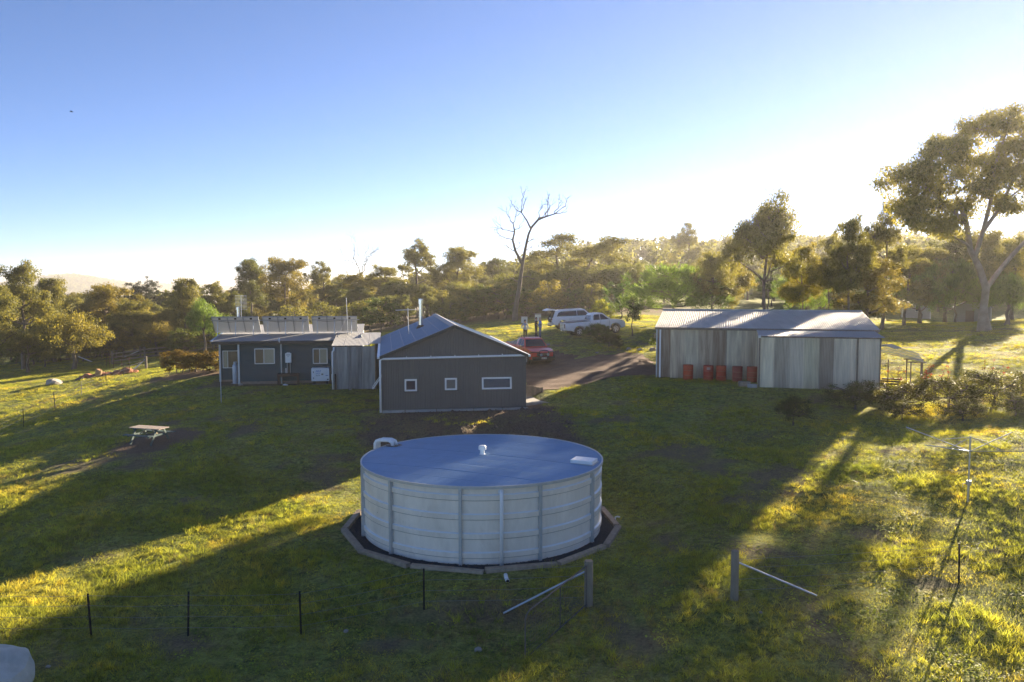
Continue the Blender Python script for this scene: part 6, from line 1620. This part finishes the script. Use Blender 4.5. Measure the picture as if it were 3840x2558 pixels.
# yellow flowering weeds behind the annex
for i, (x, y) in enumerate([(-10.6, 60.5), (-9.9, 60.8), (-8.9, 60.2), (-8.3, 60.6), (-7.8, 61.2)]):
    plant('sapling', x, y, 1.9 - (.2*i) % .5, 'yellow leafed sapling, %s from the left behind the galvanised annex' % ORD[i], wide=.7, tint=(2.4, 1.9, .6), group='yellow saplings behind the annex', cat='sapling')

# distant woods that read as one mass
def distant_woods():
    rs = np.random.RandomState(9); cs = []; rad = []
    for k in range(1500):
        az = rs.uniform(-36, 40); r = rs.uniform(185, 620)
        if az < -6: r = rs.uniform(170, 900)
        if az < -16: r = 170*np.exp(rs.uniform(0, 2.6))
        a = math.radians(az); x, y = r*math.sin(a), r*math.cos(a)
        if az < -6 and vnoise(np.array([x/120]), np.array([y/120]), 8)[0] < .48: continue
        g = ground(x, y); h = rs.uniform(7, 11)
        for j in range(6):
            cs.append((x+rs.normal()*2.0, y+rs.normal()*2.0, g + h*rs.uniform(.45, .95))); rad.append(rs.uniform(1.4, 2.4))
    for k in range(2600):   # wooded crests of the far hills
        az = rs.uniform(-38, -8); r = rs.uniform(2250, 3500); a = math.radians(az); x, y = r*math.sin(a), r*math.cos(a); g = ground(x, y)
        if g < -12: continue
        for j in range(3): cs.append((x+rs.normal()*8, y+rs.normal()*8, g+rs.uniform(2, 9))); rad.append(rs.uniform(6, 11))
    cs = np.array(cs); rad = np.array(rad)
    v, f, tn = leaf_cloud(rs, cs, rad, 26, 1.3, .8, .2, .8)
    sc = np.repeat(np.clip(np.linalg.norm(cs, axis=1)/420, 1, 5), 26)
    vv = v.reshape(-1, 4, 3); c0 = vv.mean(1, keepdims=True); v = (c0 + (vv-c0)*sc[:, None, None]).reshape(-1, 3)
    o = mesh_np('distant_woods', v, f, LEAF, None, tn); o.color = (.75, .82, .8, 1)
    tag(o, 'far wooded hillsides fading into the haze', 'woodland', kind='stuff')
distant_woods()

# ------------------------------------------------------------------ grass
def grass():
    rs = np.random.RandomState(2)
    def gmat(name, c1, c2, c3, trans=.58):
        m, N, L = newmat(name)
        g = N.new('ShaderNodeNewGeometry'); pos = g.outputs['Position']
        n1 = noise(N, L, pos, .30, 5, .65, .5); n2 = noise(N, L, pos, 1.7, 5, .7, .4)
        oi = N.new('ShaderNodeObjectInfo'); at_ = N.new('ShaderNodeAttribute'); at_.attribute_name = 'tint'
        c = ramp(N, L, n1, [(.30, c1), (.52, c2), (.70, c3)])
        c = mix_rgb(N, L, c, ramp(N, L, n2, [(.28, (.52, .56, .5)), (.5, (1, 1, 1)), (.72, (1.5, 1.25, .95))]), 1.0, 'MULTIPLY')
        c = mix_rgb(N, L, c, ramp(N, L, at_.outputs['Fac'], [(0, .65), (1, 1.35)]), 1.0, 'MULTIPLY')
        c = mix_rgb(N, L, c, ramp(N, L, oi.outputs['Random'], [(0, .75), (1, 1.25)]), 1.0, 'MULTIPLY')
        d = N.new('ShaderNodeBsdfPrincipled'); L.new(c, d.inputs['Base Color']); d.inputs['Roughness'].default_value = .6; d.inputs['Specular IOR Level'].default_value = .2
        t = N.new('ShaderNodeBsdfTranslucent'); L.new(mix_rgb(N, L, c, (1.9, 1.7, .7), 1.0, 'MULTIPLY'), t.inputs['Color'])
        mx = N.new('ShaderNodeMixShader'); mx.inputs[0].default_value = trans
        L.new(d.outputs[0], mx.inputs[1]); L.new(t.outputs[0], mx.inputs[2])
        o = N.new('ShaderNodeOutputMaterial'); L.new(mx.outputs[0], o.inputs['Surface'])
        return m
    Ma = gmat('pasture_grass', (.18, .23, .055), (.30, .325, .075), (.42, .36, .095))
    Mc = gmat('clover', (.17, .25, .065), (.27, .33, .08), (.38, .34, .10))
    Md = gmat('dry_grass', (.21, .175, .085), (.26, .21, .10), (.24, .17, .08), .3)
    def patch(n, hl, hh, w, lean, m, spread=.36, clump=0):
        if clump:
            cc = rs.uniform(-spread, spread, (clump, 2)); b = cc[rs.randint(0, clump, n)] + rs.normal(0, .045, (n, 2))
        else: b = rs.uniform(-spread, spread, (n, 2))
        h = rs.uniform(hl, hh, n); a = rs.uniform(0, 6.283, n); ln = rs.normal(0, lean, (n, 2))*h[:, None]
        wv = np.stack([np.cos(a), np.sin(a)], 1)*w*.5
        z0 = np.full(n, -.03)
        v = np.stack([np.c_[b-wv, z0], np.c_[b+wv, z0], np.c_[b+ln, h]], 1).reshape(-1, 3)
        f = np.arange(n*3).reshape(-1, 3)
        o = mesh_np('grass_patch', v, f, m, None, np.repeat(rs.uniform(0, 1, n), 3)); COL.objects.unlink(o)
        return o
    def leaves(n, m):
        c = np.c_[rs.uniform(-.36, .36, (n, 2)), rs.uniform(.0, .06, n)]; a = rs.uniform(0, 6.283, n); s = rs.uniform(.018, .036, n)
        nx_ = rs.normal(0, .35, (n, 2))
        vv = []
        for k in range(4):
            q = a + k*math.pi/2; dx, dy = np.cos(q)*s, np.sin(q)*s
            vv.append(np.c_[c[:, 0]+dx, c[:, 1]+dy, c[:, 2]+dx*nx_[:, 0]+dy*nx_[:, 1]])
        v = np.stack(vv, 1).reshape(-1, 3); f = np.arange(n*4).reshape(-1, 4)
        o = mesh_np('clover_patch', v, f, m, None, np.repeat(rs.uniform(0, 1, n), 4)); COL.objects.unlink(o)
        return o
    protos = [patch(110, .02, .06, .012, 1.0, Ma), patch(130, .03, .10, .012, 1.0, Ma, clump=9), leaves(80, Mc), patch(70, .06, .19, .010, .8, Md, clump=5), patch(150, .05, .15, .013, .9, Ma, clump=7)]
    pts = []; sc = []; ix = []
    for y0, y1, st, s0 in ((12.5, 32, .33, 1.0), (32, 50, .45, 1.15), (50, 100, .66, 1.45)):
        yy = np.arange(y0, y1, st)
        for y in yy:
            xm = .67*y + 8
            xx = np.arange(-xm, xm, st); m_ = len(xx)
            pts.append(np.c_[xx + rs.uniform(-st, st, m_)*.5, y + rs.uniform(-st, st, m_)*.5]); sc.append(rs.uniform(.8, 1.3, m_)*s0)
    p = np.concatenate(pts); s = np.concatenate(sc)
    d = dirt_np(p[:, 0], p[:, 1]); keep = rs.uniform(0, 1, len(p)) > d*1.05
    keep &= ~inside(DRIVE, p[:, 0], p[:, 1])
    keep &= np.hypot(p[:, 0]-TANK[0], p[:, 1]-TANK[1]) > 5.0
    for ox, oy, rz, x0, x1, y0, y1 in ((*SHED, -.1, 7.5, -.1, 15.7), (*HOUSE, -.1, 8.6, -.1, 7), (*HOUSE, 5.9, 8.6, -3.4, 0), (*HOUSE, -1.6, 0, 1.6, 7), (*BARN, -.1, 12.1, -.1, 12.6), (*BARN, 5.6, 11.8, -3.2, 0), (*SHED, 7.3, 9.2, .7, 4.7)):
        lx = (p[:, 0]-ox)*math.cos(rz) + (p[:, 1]-oy)*math.sin(rz); ly = -(p[:, 0]-ox)*math.sin(rz) + (p[:, 1]-oy)*math.cos(rz)
        keep &= ~((lx > x0) & (lx < x1) & (ly > y0) & (ly < y1))
    keep &= ~((p[:, 1] > 88) & (p[:, 0] > -30) & (p[:, 0] < 20))
    p = p[keep]; s = s[keep]; n = len(p)
    z = ground_np(p[:, 0], p[:, 1])
    lush = vnoise(p[:, 0]/1.8, p[:, 1]/1.8, 41)*.6 + vnoise(p[:, 0]/.6, p[:, 1]/.6, 42)*.4
    r = rs.uniform(0, 1, n)
    ix = np.where(lush > .60, np.where(r < .55, 4, 1), np.where(lush > .46, np.where(r < .5, 1, 0), np.where(r < .16, 2, 0)))
    dryz = vnoise(p[:, 0]/4.0, p[:, 1]/4.0, 43) > .60
    ix = np.where((r > .93) & dryz, 3, ix)
    gate = (np.hypot((p[:, 0]-.2)/5, (p[:, 1]-19.6)/1.6) < 1) & (r > .62); ix = np.where(gate, 3, ix)
    s = s*(.55 + .95*lush)
    zs = s*np.interp(p[:, 1], [15, 30, 50, 80], [1.0, .85, .6, .5])
    me = bpy.data.meshes.new('grass'); me.vertices.add(n); me.vertices.foreach_set('co', np.c_[p, z].astype(np.float32).ravel())
    for nm, ty, va in (('rot', 'FLOAT', rs.uniform(0, 6.283, n).astype(np.float32)), ('scl', 'FLOAT', s.astype(np.float32)), ('tall', 'FLOAT', zs.astype(np.float32)), ('pick', 'INT', ix.astype(np.int32))):
        me.attributes.new(nm, ty, 'POINT').data.foreach_set('value', va)
    o = bpy.data.objects.new('grass', me); COL.objects.link(o)
    tag(o, 'short uneven green pasture grass and clover covering the ground', 'grass', kind='stuff')
    ng = bpy.data.node_groups.new('grass_scatter', 'GeometryNodeTree')
    ng.interface.new_socket('Geometry', in_out='INPUT', socket_type='NodeSocketGeometry'); ng.interface.new_socket('Geometry', in_out='OUTPUT', socket_type='NodeSocketGeometry')
    N = ng.nodes; L = ng.links
    gi = N.new('NodeGroupInput'); go = N.new('NodeGroupOutput'); ip = N.new('GeometryNodeInstanceOnPoints'); jn = N.new('GeometryNodeJoinGeometry')
    for q in reversed(protos):
        oi = N.new('GeometryNodeObjectInfo'); oi.inputs['Object'].default_value = q
        gt = N.new('GeometryNodeGeometryToInstance'); L.new(oi.outputs['Geometry'], gt.inputs[0]); L.new(gt.outputs[0], jn.inputs[0])
    def att(nm, ty):
        a = N.new('GeometryNodeInputNamedAttribute'); a.data_type = ty; a.inputs['Name'].default_value = nm; return a.outputs[0]
    cb = N.new('ShaderNodeCombineXYZ'); L.new(att('rot', 'FLOAT'), cb.inputs['Z'])
    L.new(gi.outputs[0], ip.inputs['Points']); L.new(jn.outputs[0], ip.inputs['Instance']); ip.inputs['Pick Instance'].default_value = True
    L.new(att('pick', 'INT'), ip.inputs['Instance Index']); L.new(cb.outputs[0], ip.inputs['Rotation']); cs_ = N.new('ShaderNodeCombineXYZ'); sa_ = att('scl', 'FLOAT'); L.new(sa_, cs_.inputs['X']); L.new(sa_, cs_.inputs['Y']); L.new(att('tall', 'FLOAT'), cs_.inputs['Z']); L.new(cs_.outputs[0], ip.inputs['Scale'])
    L.new(ip.outputs[0], go.inputs[0])
    md = o.modifiers.new('scatter', 'NODES'); md.node_group = ng
grass()

# ------------------------------------------------------------------ haze
def haze():
    m, N, L = newmat('morning_haze')
    v = N.new('ShaderNodeVolumePrincipled'); v.inputs['Color'].default_value = (.93, .90, .86, 1); v.inputs['Density'].default_value = HAZE_D; v.inputs['Anisotropy'].default_value = HAZE_G
    o = N.new('ShaderNodeOutputMaterial'); L.new(v.outputs[0], o.inputs['Volume'])
    b = MB().box((0, 2400, -20), (11200, 5800, 130)).build('haze', m)
    tag(b, 'pale sunlit morning haze filling the air', 'haze', kind='stuff')
haze()
